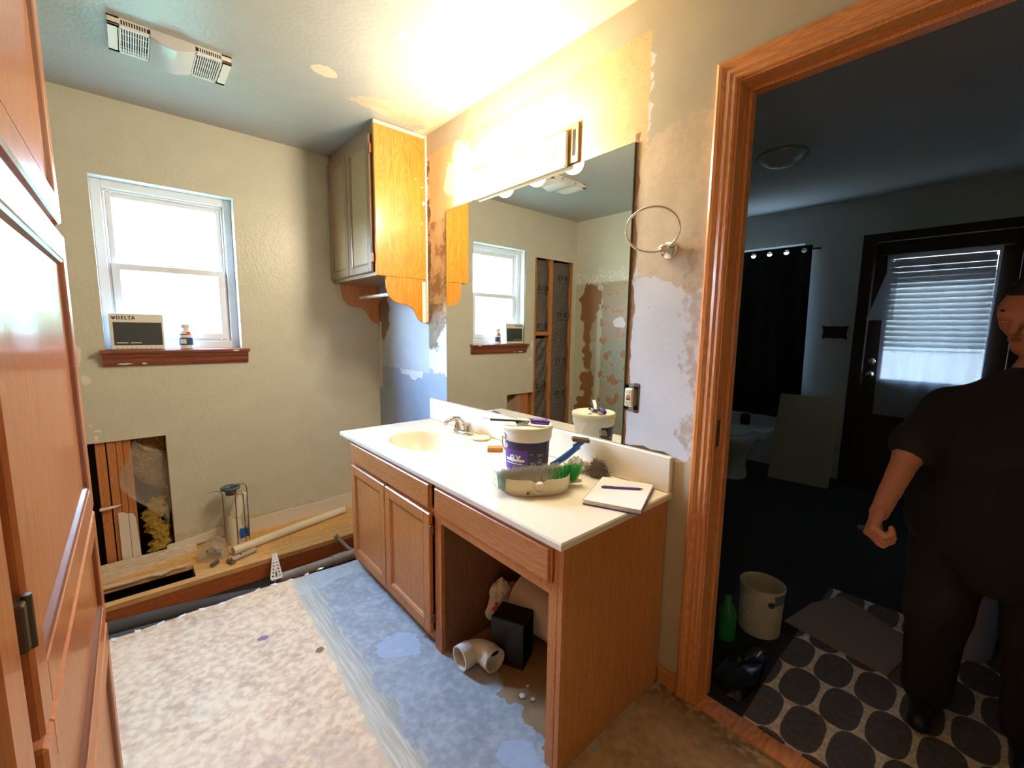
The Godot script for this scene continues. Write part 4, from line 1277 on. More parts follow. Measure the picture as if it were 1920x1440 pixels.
	put("handle", Geo.new().tube([V(-0.006, 0.012, -0.012), V(0.004, 0.024, 0.010), V(0.022, 0.056, 0.044), V(0.036, 0.084, 0.070), V(0.046, 0.104, 0.088)], [0.009, 0.0125, 0.0135, 0.012, 0.013], 14), "blue_plastic", t)
	put("neck", Geo.new().at(top, V(0, -38, 38)).box(V(-0.024, -0.004, -0.012), V(0.026, 0.018, 0.012), 0.005), "blue_plastic", t)
	put("pad", Geo.new().at(top + V(0.0, 0.016, 0.004), V(6, -42, -6)).box(V(-0.036, 0.0, -0.016), V(0.036, 0.015, 0.016), 0.005), "dark_metal", t)

	# crumpled white bag
	var rows := []
	for i in 15:
		var row := PackedVector3Array()
		for j in 28:
			var th := PI * 0.5 * (1.0 - i / 14.0)
			var a := TAU * j / 28.0
			var k := 1.0 + 0.20 * sin(a * 3.0 + i * 0.5) + 0.12 * sin(a * 5.0 - i * 0.9) + rng.randf_range(-0.05, 0.05)
			row.append(V(cos(a) * cos(th) * 0.026 * k, maxf(0.0, sin(th) * 0.042 * k), sin(a) * cos(th) * 0.052 * k))
		rows.append(row)
	rows.reverse()
	var wg := put("plastic_bag", Geo.new().at(V(-0.066, Y + 0.0005, 2.020), V(0, 18, 0)).grid(rows, true), "white_plastic")
	tag(wg, "crumpled white plastic bag behind the green brush", "bag")

	# shaggy grey scrubbing pad
	t = thing("scrub_pad", "shaggy grey brown scouring pad against the backsplash", "scrub pad", V(-0.068, Y, 2.128))
	put("core", Geo.new().lathe([Vector2(0.0001, 0.0), Vector2(0.030, 0.002), Vector2(0.034, 0.014), Vector2(0.026, 0.034), Vector2(0.014, 0.052), Vector2(0.0001, 0.058)], 20, 0.8, 1.2), "steel_wool", t)
	var g := Geo.new()
	for i in 420:
		var a := rng.randf() * TAU
		var hh := rng.randf()
		var p := V(cos(a) * 0.026 * (1.15 - hh), 0.004 + hh * 0.058, sin(a) * 0.040 * (1.15 - hh))
		var d := V(cos(a + rng.randf_range(-1, 1)), rng.randf_range(-0.5, 0.8), sin(a + rng.randf_range(-1, 1))) * rng.randf_range(0.008, 0.02)
		var q := p + d
		q.y = maxf(q.y, 0.001)
		q.x = minf(q.x, 0.040)
		g.tube([p, p.lerp(q, 0.5) + V(0, 0.003, 0.002), q], 0.0009, 4, false)
	stuff(put("fibres", g, "steel_wool", t))

	# dustpan with the whisk lying in it
	var c0 := V(-0.30, Y, 1.985)          # middle of the open edge
	var ax := V(0.565, 0, 0.825).normalized()     # along its width? recomputed: left end to right end
	ax = V(0.245, 0, 0.155).normalized()
	var bk := V(-ax.z, 0, ax.x)           # towards the back wall
	t = thing("dustpan", "translucent white dustpan with a curved back wall on the counter front", "dustpan", V(0, 0, 0))
	rows = []
	var inner := []
	var floor_pts := []
	for i in 33:
		var s := lerpf(-1.0, 1.0, i / 32.0)
		var depth := 0.165 * pow(maxf(0.0, 1.0 - pow(absf(s), 3.2)), 0.55)
		var hgt := 0.062 - 0.008 * absf(s) - 0.022 * exp(-pow((s + 0.02) / 0.13, 2))
		var p := c0 + ax * s * 0.142 + bk * (depth + 0.012)
		rows.append(PackedVector3Array([p * V(1, 0, 1) + V(0, Y + 0.001, 0) - bk * 0.006, p + V(0, 0.006, 0), p + V(0, hgt * 0.5, 0) + bk * 0.005, p + V(0, hgt, 0) + bk * 0.008, p + V(0, hgt + 0.001, 0) + bk * 0.005, p + V(0, hgt * 0.5, 0) + bk * 0.002, p + V(0, 0.006, 0) - bk * 0.003]))
		floor_pts.append(Vector2(p.x, p.z) - Vector2(bk.x, bk.z) * 0.004)
	put("back_wall", Geo.new().grid(rows), "cream_plastic", t)
	put("tray", Geo.new().prism(floor_pts, 1, Y + 0.0006, Y + 0.0045), "cream_plastic", t)
	var hd := []
	for k in 13:
		var a := PI * k / 12.0
		hd.append(c0 + bk * 0.184 + ax * (0.021 * cos(a) - 0.004) + V(0, 0.046 - 0.032 * sin(a), 0))
	put("handle_rim", Geo.new().tube(hd, 0.0035, 8), "white_plastic", t)
	put("handle_plug", Geo.new().at(c0 + bk * 0.176 + V(0, 0.040, 0)).lathe([Vector2(0.0001, -0.004), Vector2(0.011, -0.003), Vector2(0.013, 0.004), Vector2(0.010, 0.010), Vector2(0.0001, 0.012)], 16), "white_plastic", t)
	put("rust_spot", Geo.new().at(c0 + bk * 0.1835 - ax * 0.042 + V(0, 0.012, 0)).lathe([Vector2(0.0001, 0.0), Vector2(0.005, 0.002), Vector2(0.005, 0.006), Vector2(0.0001, 0.008)], 12), "dusty_brown", t)
	var bl := c0 - ax * 0.125 + bk * 0.120 + V(0, 0.014, 0)
	var br := c0 + ax * 0.150 + bk * 0.075 + V(0, 0.014, 0)
	t = thing("hand_brush", "hand brush with grey and green bristles lying in the white dustpan", "brush")
	put("block", Geo.new().tube([bl, bl.lerp(br, 0.3), bl.lerp(br, 0.7), br, br + ax * 0.03], [0.009, 0.011, 0.011, 0.009, 0.007], 12), "cream_plastic", t)
	stuff(put("grey_bristles", bristles(rng, 620, bl.lerp(br, 0.06), bl.lerp(br, 0.68), bk * 0.02, 0.078, 0.010, 0.16, 0.0009), "grey_bristle", t))
	stuff(put("green_bristles", bristles(rng, 420, bl.lerp(br, 0.66), br, bk * 0.015, 0.068, 0.010, 0.22, 0.0010), "green_bristle", t))
	stuff(put("aqua_bristles", bristles(rng, 70, bl.lerp(br, -0.02), bl.lerp(br, 0.09), bk * 0.02, 0.066, 0.009, 0.22, 0.0010), "aqua_bristle", t))

	# spiral notepad and pen
	t = thing("notepad", "spiral notepad with blank white pages overhanging the counter corner", "notepad", V(-0.176, Y, 2.306), V(0, 22.6, 0))
	put("cover", B(V(-0.128, 0.0005, -0.094), V(0.127, 0.003, 0.094), 0.0004), "blue_cover", t)
	var pg := Geo.new()
	for k in 5:
		var dx := rng.randf_range(-0.0006, 0.0006)
		pg.box(V(-0.126 + dx, 0.003 + k * 0.0028, -0.092), V(0.125 + dx, 0.0056 + k * 0.0028, 0.092 + dx), 0.0003)
	put("pages", pg, "paper", t)
	g = Geo.new()
	for k in 44:
		g.ring(V(-0.122 + k * 0.0057, 0.0085, -0.090), Basis(V(0, 1, 0), V(0, 0, 1), V(1, 0, 0)), 0.0075, 0.0005, 5, 12)
	stuff(put("coil", g, "chrome", t))
	t = thing("pen", "slim purple blue ballpoint pen lying on the notepad", "pen", V(-0.150, Y + 0.0212, 2.297), V(0, -48, 0))
	put("barrel", Geo.new().tube([V(-0.072, 0, 0), V(-0.06, 0, 0), V(0.055, 0, 0)], [0.003, 0.0038, 0.0038], 12), "violet", t)
	put("clip", B(V(-0.066, 0.0030, -0.001), V(-0.030, 0.0052, 0.001), 0.0004), "steel_dull", t)
	put("tip", Geo.new().tube([V(0.055, 0, 0), V(0.066, 0, 0), V(0.072, 0, 0)], [0.0038, 0.002, 0.0005], 10), "black_plastic", t)

func build_knee_space() -> void:
	# wide 90 degree drain elbow
	var t := thing("pipe_elbow", "white plastic drain pipe elbow on the floor under the vanity", "pipe", V(-0.534, 0.001, 1.872))
	var r := 0.0415
	var path := [V(0.0, r + 0.004, 0.0)]
	for k in 11:
		var a := PI / 2 * k / 10.0
		path.append(V(0.030 + 0.055 * sin(a), r + 0.004, 0.055 * (1.0 - cos(a))))
	path.append(V(0.085, r + 0.004, 0.085))
	put("bend", Geo.new().tube(path, r, 28, false), "pvc", t)
	for e in [[V(-0.012, r + 0.004, 0.0), V(0, 0, 90)], [V(0.085, r + 0.004, 0.098), V(90, 0, 0)]]:
		var hub := Geo.new().at(e[0], e[1])
		hub.lathe_sharp([Vector2(r + 0.0045, 0.0), Vector2(r + 0.0045, -0.045), Vector2(r, -0.047)], 32)
		hub.lathe_sharp([Vector2(r - 0.002, -0.045), Vector2(r - 0.002, 0.0), Vector2(r + 0.0045, 0.0)], 32)
		put("hub", hub, "pvc", t)
	# black boot
	t = thing("black_box", "open black plastic box under the vanity beside the pipe elbow", "box", V(-0.362, 0.0, 2.034), V(0, 25.0, 0))
	var g := Geo.new()
	g.box(V(-0.004, 0.0, -0.137), V(0.0, 0.186, 0.0), 0.002)
	g.box(V(0.0, 0.0, -0.137), V(0.105, 0.186, -0.133), 0.002)
	g.box(V(0.0, 0.0, -0.133), V(0.105, 0.004, 0.0), 0.002)
	g.box(V(0.101, 0.004, -0.133), V(0.105, 0.186, 0.0), 0.002)
	g.box(V(0.0, 0.182, -0.133), V(0.101, 0.186, 0.0), 0.002)
	put("shell", g, "black_plastic", t)
	# waste bin on its side with a bag in its mouth
	t = thing("waste_bin", "pale plastic waste bin lying on its side in the knee space", "bin", V(-0.158, 0.128, 1.85), V(-90, 0, 0))
	g = Geo.new()
	g.lathe([Vector2(0.0001, -0.30), Vector2(0.098, -0.30), Vector2(0.102, -0.295), Vector2(0.118, -0.01), Vector2(0.124, -0.008), Vector2(0.127, 0.0), Vector2(0.123, 0.004), Vector2(0.117, 0.0), Vector2(0.100, -0.285), Vector2(0.0001, -0.290)], 40)
	for i in g.v.size(): g.v[i].y -= 0.0
	put("shell", g, "bin_plastic", t)
	var rng := RandomNumberGenerator.new()
	rng.seed = 8
	var rows := []
	for i in 17:
		var row := PackedVector3Array()
		var th := PI * i / 16.0 - PI / 2
		for j in 26:
			var a := TAU * j / 26.0
			var k := 1.0 + 0.13 * sin(a * 3.0 + i * 0.7) + 0.10 * sin(a * 7.0 - i) + rng.randf_range(-0.05, 0.05)
			row.append(V(cos(a) * cos(th) * 0.078 * k, sin(th) * 0.085 * k + 0.010 * sin(a * 2), sin(a) * cos(th) * 0.038 * k))
		rows.append(row)
	t = thing("grocery_bag", "white plastic grocery bag with red print in the waste bin mouth", "bag", V(-0.282, 0.135, 1.812))
	put("bag_body", Geo.new().grid(rows, true), "white_plastic", t)
	put("peak", Geo.new().tube([V(0.0, 0.06, 0.0), V(-0.006, 0.095, -0.005), V(-0.004, 0.115, 0.0)], [0.04, 0.02, 0.004], 9), "white_plastic", t)
	for k in [[-0.060, 0.01, 0.030, 0.02], [-0.058, 0.028, 0.020, 0.012], [-0.064, -0.004, 0.012, 0.012]]:
		put("red_mark", Geo.new().at(V(k[0], k[1], k[2]), V(0, -50, 0)).lathe([Vector2(0.0001, -k[3] * 0.8), Vector2(k[3], -0.004), Vector2(k[3], 0.004), Vector2(0.0001, k[3] * 0.8)], 10, 1.0, 0.5), "red_print", t)
	var crumbs := [[-0.445, 2.12, 0.014, "largest pale plaster crumb, nearest the pipe elbow on the floor"], [-0.425, 2.155, 0.010, "pale plaster crumb in the middle before the black box"], [-0.40, 2.10, 0.008, "small pale plaster crumb closest to the black box"], [-0.39, 2.20, 0.007, "tiny pale plaster crumb nearest the vanity end panel"]]
	for q in crumbs:
		var pb := put("plaster_crumb", Geo.new().at(V(q[0], 0.0, q[1]), V(0, q[1] * 400, 0)).lathe([Vector2(0.0001, 0.0), Vector2(q[2], 0.001), Vector2(q[2] * 0.8, q[2] * 0.4), Vector2(0.0001, q[2] * 0.6)], 7), "dusty_wood")
		tag(pb, q[3], "crumb", "plaster crumbs in front of the black box")

func build_sill_things() -> void:
	var t := thing("product_box", "white cardboard box with a charcoal panel leaning on the window sill", "box", V(-1.376, 1.1665, -0.012), V(-3, -1.5, 0))
	put("carton", B(V(-0.112, 0.0, -0.030), V(0.112, 0.191, 0.030), 0.0015), "cardboard_white", t)
	put("charcoal_panel", B(V(-0.098, 0.022, 0.0302), V(0.103, 0.145, 0.0308), 0.0), "charcoal_print", t)
	text_on("DELTA", 0.026, "black_print", t, V(-0.045, 0.168, 0.0306), Basis.IDENTITY)
	put("logo", Geo.new().at(V(-0.094, 0.168, 0.0305)).prism([Vector2(-0.009, 0.004), Vector2(-0.005, 0.008), Vector2(-0.001, 0.004), Vector2(0.001, 0.004), Vector2(0.005, 0.008), Vector2(0.009, 0.004), Vector2(0.006, -0.003), Vector2(0.0, -0.009), Vector2(-0.006, -0.003)], 2, 0.0, 0.0006), "black_print", t)
	put("frame_line", B(V(-0.010, 0.156, 0.0303), V(-0.006, 0.180, 0.0306), 0.0), "cardboard_white", t)
	for k in [[-0.088, -0.042], [-0.032, 0.012]]:
		put("small_print", B(V(k[0], 0.033, 0.0308), V(k[1], 0.0365, 0.0311), 0.0), "white_print", t)
	for k in 10:
		put("corrugation", B(V(-0.092 + k * 0.0195, 0.004, 0.0302), V(-0.082 + k * 0.0195, 0.0068, 0.0306), 0.0), "steel_dull", t)
	t = thing("pill_bottle", "white plastic bottle with a navy label and red dot on the sill", "bottle", V(-1.168, 1.1665, 0.002))
	put("body", Geo.new().lathe([Vector2(0.0001, 0), Vector2(0.031, 0.0), Vector2(0.034, 0.004), Vector2(0.034, 0.085), Vector2(0.033, 0.098), Vector2(0.026, 0.112), Vector2(0.021, 0.116), Vector2(0.021, 0.122)], 32), "white_plastic", t)
	put("cap", Geo.new().lathe([Vector2(0.021, 0.119), Vector2(0.0255, 0.120), Vector2(0.0255, 0.138), Vector2(0.023, 0.141), Vector2(0.0001, 0.141)], 32), "white_plastic", t)
	put("navy_label", label_patch(Geo.new(), 0.0344, 0.0344, 0.022, 0.064, deg_to_rad(18), deg_to_rad(165)), "navy_print", t)
	put("label_figure", label_patch(Geo.new(), 0.0347, 0.0347, 0.030, 0.056, deg_to_rad(92), deg_to_rad(142)), "white_print", t)
	put("red_dot", label_patch(Geo.new(), 0.0345, 0.0344, 0.080, 0.097, deg_to_rad(58), deg_to_rad(88)), "red_print", t)
	put("label_line", label_patch(Geo.new(), 0.0345, 0.0345, 0.079, 0.083, deg_to_rad(88), deg_to_rad(150)), "black_print", t)

func build_trench_things() -> void:
	var rng := RandomNumberGenerator.new()
	rng.seed = 5
	# foam pipe sleeves in the trench
	for k in 2:
		var p := []
		var a := [[-2.24, -0.112, 0.500], [-1.90, -0.108, 0.505], [-1.57, -0.104, 0.530], [-1.30, -0.104, 0.575], [-1.10, -0.104, 0.630], [-0.95, -0.104, 0.685]] if k == 0 else [[-2.24, -0.107, 0.585], [-1.90, -0.104, 0.600], [-1.56, -0.100, 0.655], [-1.34, -0.100, 0.690], [-1.12, -0.102, 0.735], [-1.00, -0.106, 0.765]]
		var c := Curve3D.new()
		for q in a: c.add_point(V(q[0], q[1], q[2]))
		for i in range(1, a.size() - 1):
			var d := (c.get_point_position(i + 1) - c.get_point_position(i - 1)) * 0.22
			c.set_point_in(i, -d); c.set_point_out(i, d)
		p = Array(c.get_baked_points())
		var few := []
		for i in range(0, p.size(), maxi(1, p.size() / 28)): few.append(p[i])
		var o := put("foam_sleeve", Geo.new().tube(few, 0.0335, 16), "black_foam")
		tag(o, ["black foam pipe sleeve nearest the joist in the open trench", "black foam pipe sleeve nearest the cut floor edge in the trench"][k], "pipe sleeve")
	# grey drain pipe
	var t := thing("drain_pipe", "grey drain pipe running along the trench to the vanity", "pipe")
	put("pipe", Geo.new().tube([V(-0.90, -0.108, 0.575), V(-0.70, -0.108, 0.575), V(-0.20, -0.108, 0.565)], 0.030, 20), "grey_pipe", t)
	put("coupling", Geo.new().tube([V(-0.585, -0.107, 0.574), V(-0.50, -0.107, 0.572)], 0.0335, 20), "grey_pipe", t)
	# folded perforated strap standing on the pipe
	t = thing("hanger_strap", "bent perforated steel strap standing in the trench on the drain pipe", "strap")
	for k in 2:
		var a := V(-0.872, -0.008, 0.462)
		var b: Vector3 = [V(-0.915, -0.078, 0.600), V(-0.878, -0.078, 0.605)][k]
		var ax: Vector3 = (b - a).normalized()
		var sd := V(1, 0, 0.1).normalized()
		sd = (sd - ax * sd.dot(ax)).normalized()
		var nn := sd.cross(ax)
		var g := Geo.new()
		g.t = Transform3D(Basis(sd, ax, nn), a)
		g.sheet_holes(2, -0.0008, 0.0008, Vector2(-0.012, -0.004), Vector2(0.012, a.distance_to(b) + 0.004), range(7).map(func(i): return [-0.004, 0.010 + i * 0.022, 0.004, 0.020 + i * 0.022]))
		put("leg", g, "galvanised", t)
	put("foot", B(V(-0.925, -0.080, 0.597), V(-0.870, -0.0765, 0.622), 0.0005), "galvanised", t)
	t = thing("supply_stub", "thin pale pipe stub rising in the trench beside the vanity", "pipe")
	put("riser", Geo.new().tube([V(-0.515, -0.020, 0.452), V(-0.47, -0.085, 0.52), V(-0.445, -0.10, 0.545)], 0.011, 12), "grey_pipe", t)
	put("cap", Geo.new().tube([V(-0.525, -0.006, 0.452), V(-0.512, -0.025, 0.455)], 0.014, 12), "grey_pipe", t)
	# PVC lengths on the deck
	t = thing("pvc_pipe", "length of cream plastic pipe lying on the plywood under the window", "pipe", V(0, 0, 0))
	put("tube", Geo.new().tube([V(-1.048, -0.0055, 0.276), V(-0.70, -0.0055, 0.189), V(-0.339, -0.0055, 0.098)], 0.0240, 24, false), "pvc", t)
	put("bore", Geo.new().tube([V(-1.048, -0.0055, 0.276), V(-0.339, -0.0055, 0.098)], 0.0205, 24, true), "grey_pipe", t)
	t = thing("pipe_offcut", "short grey pipe offcut with a drilled hole beside the cream pipe", "pipe")
	put("tube", Geo.new().tube([V(-1.070, -0.0145, 0.368), V(-1.01, -0.0145, 0.345), V(-0.945, -0.0145, 0.318)], 0.0150, 18), "grey_pipe", t)
	put("hole", Geo.new().at(V(-1.022, -0.0015, 0.354)).lathe([Vector2(0.005, 0.0), Vector2(0.005, 0.0022), Vector2(0.0001, 0.0022)], 12), "void", t)
	# wire caged plumbing kit
	t = thing("plumbing_kit", "wire cage holding white pipe fittings below the window", "plumbing kit", V(-1.0, -0.0295, 0.118))
	put("collar", Geo.new().at(V(-0.020, 0.342, 0.0)).lathe([Vector2(0.034, 0.0), Vector2(0.050, 0.006), Vector2(0.052, 0.018), Vector2(0.046, 0.022), Vector2(0.038, 0.018), Vector2(0.030, 0.004), Vector2(0.028, -0.028), Vector2(0.0001, -0.030)], 28), "slate", t)
	put("collar_window", B(V(-0.032, 0.345, 0.030), V(-0.006, 0.358, 0.040), 0.002), "white_plastic", t)
	for w in [[-0.062, 0.0, 0.045, 0.35], [-0.004, 0.045, 0.030, 0.345], [0.040, 0.03, 0.05, 0.335], [0.066, -0.01, 0.056, 0.366]]:
		var g := Geo.new()
		var h: float = w[3]
		g.tube([V(w[0], 0.0, w[1]), V(w[0], h * 0.5, w[1]), V(w[0], h - 0.03, w[1]), V(w[0] - 0.008, h - 0.008, w[1] - 0.002), V(w[0] - 0.03, h, w[1] - 0.006), V(w[0] - w[2] - 0.02, h + 0.002, w[1] * 0.4)], 0.0028, 8)
		put("wire", g, "steel_dull", t)
	put("lower_pipe", Geo.new().tube([V(-0.012, 0.0, 0.01), V(-0.014, 0.10, 0.01), V(-0.010, 0.165, 0.008), V(-0.008, 0.172, 0.008)], [0.034, 0.034, 0.034, 0.037], 22), "pvc", t)
	put("upper_pipe", Geo.new().tube([V(-0.006, 0.170, 0.006), V(0.004, 0.20, 0.004), V(0.026, 0.27, -0.004), V(0.040, 0.31, -0.006)], [0.030, 0.034, 0.032, 0.026], 22), "pvc", t)
	put("pipe_mouth", Geo.new().at(V(-0.008, 0.172, 0.008), V(0, 0, -12)).lathe([Vector2(0.036, 0.0), Vector2(0.034, 0.003), Vector2(0.030, 0.002)], 22), "grey_pipe", t)
	put("wrapper", Geo.new().lathe([Vector2(0.028, 0.02), Vector2(0.034, 0.05), Vector2(0.032, 0.09), Vector2(0.020, 0.12), Vector2(0.0001, 0.128)], 9, 1.0, 0.8), "white_plastic", t)
	var rows := []
	for i in 6:
		var row := PackedVector3Array()
		for j in 8:
			row.append(V(0.008 + j * 0.0065, 0.040 + i * 0.012 + (0.006 * sin(j * 1.7) if i == 5 else 0.0), 0.046 + 0.006 * sin(j * 0.9 + i * 0.4)))
		rows.append(row)
	put("blue_label", Geo.new().grid(rows), "blue_plastic", t)
	# clear bag of fittings
	t = thing("fittings_bag", "clear plastic bag of grey fittings beside the wire cage", "bag", V(-1.128, -0.0295, 0.235))
	rows = []
	for i in 15:
		var row := PackedVector3Array()
		var th := PI / 2 * (1.0 - i / 14.0)
		for j in 26:
			var a := TAU * j / 26.0
			var k := 1.0 + 0.16 * sin(a * 3 + i * 0.4) + 0.09 * sin(a * 6 - i * 0.8) + rng.randf_range(-0.04, 0.04)
			row.append(V(cos(a) * cos(th) * 0.070 * k, sin(th) * 0.115 * (1.0 + 0.12 * sin(a * 4)), sin(a) * cos(th) * 0.062 * k))
		rows.append(row)
	put("film", Geo.new().grid(rows, true), "poly_film", t)
	for q in [[-0.02, 0.016, 0.0, 0.016, 40], [0.022, 0.018, 0.018, 0.018, 110], [0.0, 0.045, -0.012, 0.017, 75], [-0.03, 0.05, 0.014, 0.014, 15], [0.015, 0.012, -0.034, 0.012, 150]]:
		put("fitting", Geo.new().at(V(q[0], q[1], q[2]), V(q[4], q[4] * 2, 70)).lathe_sharp([Vector2(q[3] * 0.7, -0.016), Vector2(q[3], -0.016), Vector2(q[3], -0.004), Vector2(q[3] * 0.8, -0.004), Vector2(q[3] * 0.8, 0.014), Vector2(q[3] * 0.55, 0.014), Vector2(q[3] * 0.55, -0.016)], 14), "grey_pipe", t)
	for q in [[-1.145, 0.340], [-1.075, 0.372]]:
		var o := put("metal_fitting", Geo.new().at(V(q[0], -0.017, q[1]), V(0, q[0] * 900, 90)).lathe_sharp([Vector2(0.0001, -0.022), Vector2(0.012, -0.022), Vector2(0.012, -0.006), Vector2(0.0095, -0.004), Vector2(0.0095, 0.012), Vector2(0.0125, 0.012), Vector2(0.0125, 0.026), Vector2(0.0001, 0.026)], 16), "steel_dull")
		tag(o, ["dull metal valve fitting left of the fittings bag on the plywood", "dull metal valve fitting near the pipe offcut on the plywood"][0 if q[0] < -1.1 else 1], "fitting")
	# insulation in the small hole
	rows = []
	for i in 44:
		var row := PackedVector3Array()
		var y := lerpf(-0.01, 0.30, i / 43.0)
		for j in 32:
			var a := TAU * j / 32.0
			var w := 0.040 + 0.009 * sin(i * 0.45) + 0.006 * sin(i * 1.15 + 1.0)
			var k := 1.0 + 0.12 * sin(a * 5 + i * 0.55) + 0.9 * nz(nC, a * 0.13, y * 1.6)
			row.append(V(-1.372 + 0.016 * sin(i * 0.17) + cos(a) * w * k, y + rng.randf_range(-0.008, 0.008), -0.040 + sin(a) * 0.026 * k))
		rows.append(row)
	var yw := put("yellow_insulation", Geo.new().grid(rows, true), "yellow_wool")
	tag(yw, "tuft of bright yellow glass wool in the low wall hole", "insulation")
	rows = []
	for i in 24:
		var row := PackedVector3Array()
		var y := lerpf(0.02, 0.70, i / 23.0)
		for j in 16:
			var u := j / 15.0
			var lo := -1.452 if y > 0.40 else -1.335
			lo = lerpf(-1.335, -1.452, smoothstep(0.28, 0.46, y))
			row.append(V(lerpf(lo, -1.305, u), y, -0.098 + 0.018 * sin(PI * u) + rng.randf_range(-0.006, 0.006)))
		rows.append(row)
	var bw := put("brown_insulation", Geo.new().grid(rows), "brown_wool")
	tag(bw, "brown aged insulation batt behind clear plastic in the wall hole", "insulation")
	# torn clear plastic sheet
	rows = []
	for i in 26:
		var row := PackedVector3Array()
		var v := i / 25.0
		for j in 18:
			var u := j / 17.0
			var y := lerpf(0.655, 0.18, v)
			var left := lerpf(-1.445, -1.515, smoothstep(0.0, 0.40, v)) if v < 0.42 else lerpf(-1.515, -1.325, smoothstep(0.42, 1.0, v))
			var right := lerpf(-1.43, -1.30, smoothstep(0.0, 0.25, v))
			row.append(V(lerpf(left, right, u), y + 0.10 * (u - 0.5) * v, 0.004 - 0.045 * u * (1.0 - 0.5 * v) + 0.010 * sin(u * 9.0 + v * 6.0) * (0.4 + v) + 0.030 * nz(nB, u * 0.22 + v * 0.1, v * 0.30) + rng.randf_range(-0.002, 0.002)))
		rows.append(row)
	var ps := put("plastic_sheet", Geo.new().grid(rows), "poly_sheet")
	tag(ps, "torn clear plastic vapour sheet hanging out of the low wall hole", "plastic sheet")
	# faced batts in the tall bay (seen in the mirror)
	for b in [[-2.218, -1.938, 0.12, 2.0, "tall grey faced insulation batt in the bay nearest the alcove corner", 0], [-1.892, -1.693, 1.295, 2.0, "upper grey faced insulation batt above the wood blocking", 1], [-1.892, -1.693, 0.12, 1.215, "lower crumpled grey faced insulation batt below the wood blocking", 2]]:
		t = thing("insulation_batt", b[4], "insulation")
		rows = []
		for i in 40:
			var row := PackedVector3Array()
			var y := lerpf(b[2], b[3], i / 39.0)
			for j in 14:
				var u := j / 13.0
				var bulge := pow(sin(PI * clampf(u, 0.02, 0.98)), 0.5) * 0.035
				row.append(V(lerpf(b[0], b[1], u), y, -0.070 + bulge + 0.008 * sin(y * 14.0 + u * 2.0 + b[5]) + (0.010 * sin(y * 37 + u * 11.0) if b[5] == 2 else 0.003 * sin(y * 31.0 + u * 7.0)) + rng.randf_range(-0.002, 0.002)))
			rows.append(row)
		put("facing", Geo.new().grid(rows), "facing", t)
		var cx: float = (b[0] + b[1]) / 2.0
		for y in [[1.84, 1.46, 0.98, 0.62], [1.72, 1.34], [0.72]][b[5]]:
			text_on("R-13", 0.075, "black_print", t, V(cx, y, -0.0265), Basis.IDENTITY)
			put("underline", B(V(cx - 0.07, y - 0.052, -0.0275), V(cx + 0.07, y - 0.046, -0.026), 0.0), "black_print", t)

# ---------------------------------------------------------------- the dark room
func drape(z0: float, z1: float, ytop: float, ybot: float, x: float, amp: float, waves: float, flare := 0.0) -> Geo:
	var rows := []
	for i in 14:
		var row := PackedVector3Array()
		var v := i / 13.0
		for j in 73:
			var u := j / 72.0
			var z := lerpf(z0, z1, u) + flare * v * (u - 0.5)
			row.append(V(x + amp * sin(u * TAU * waves) * (0.6 + 0.4 * v) + 0.3 * amp * sin(u * TAU * waves * 0.37 + 1.0), lerpf(ytop, ybot, v), z))
		rows.append(row)
	return Geo.new().grid(rows)

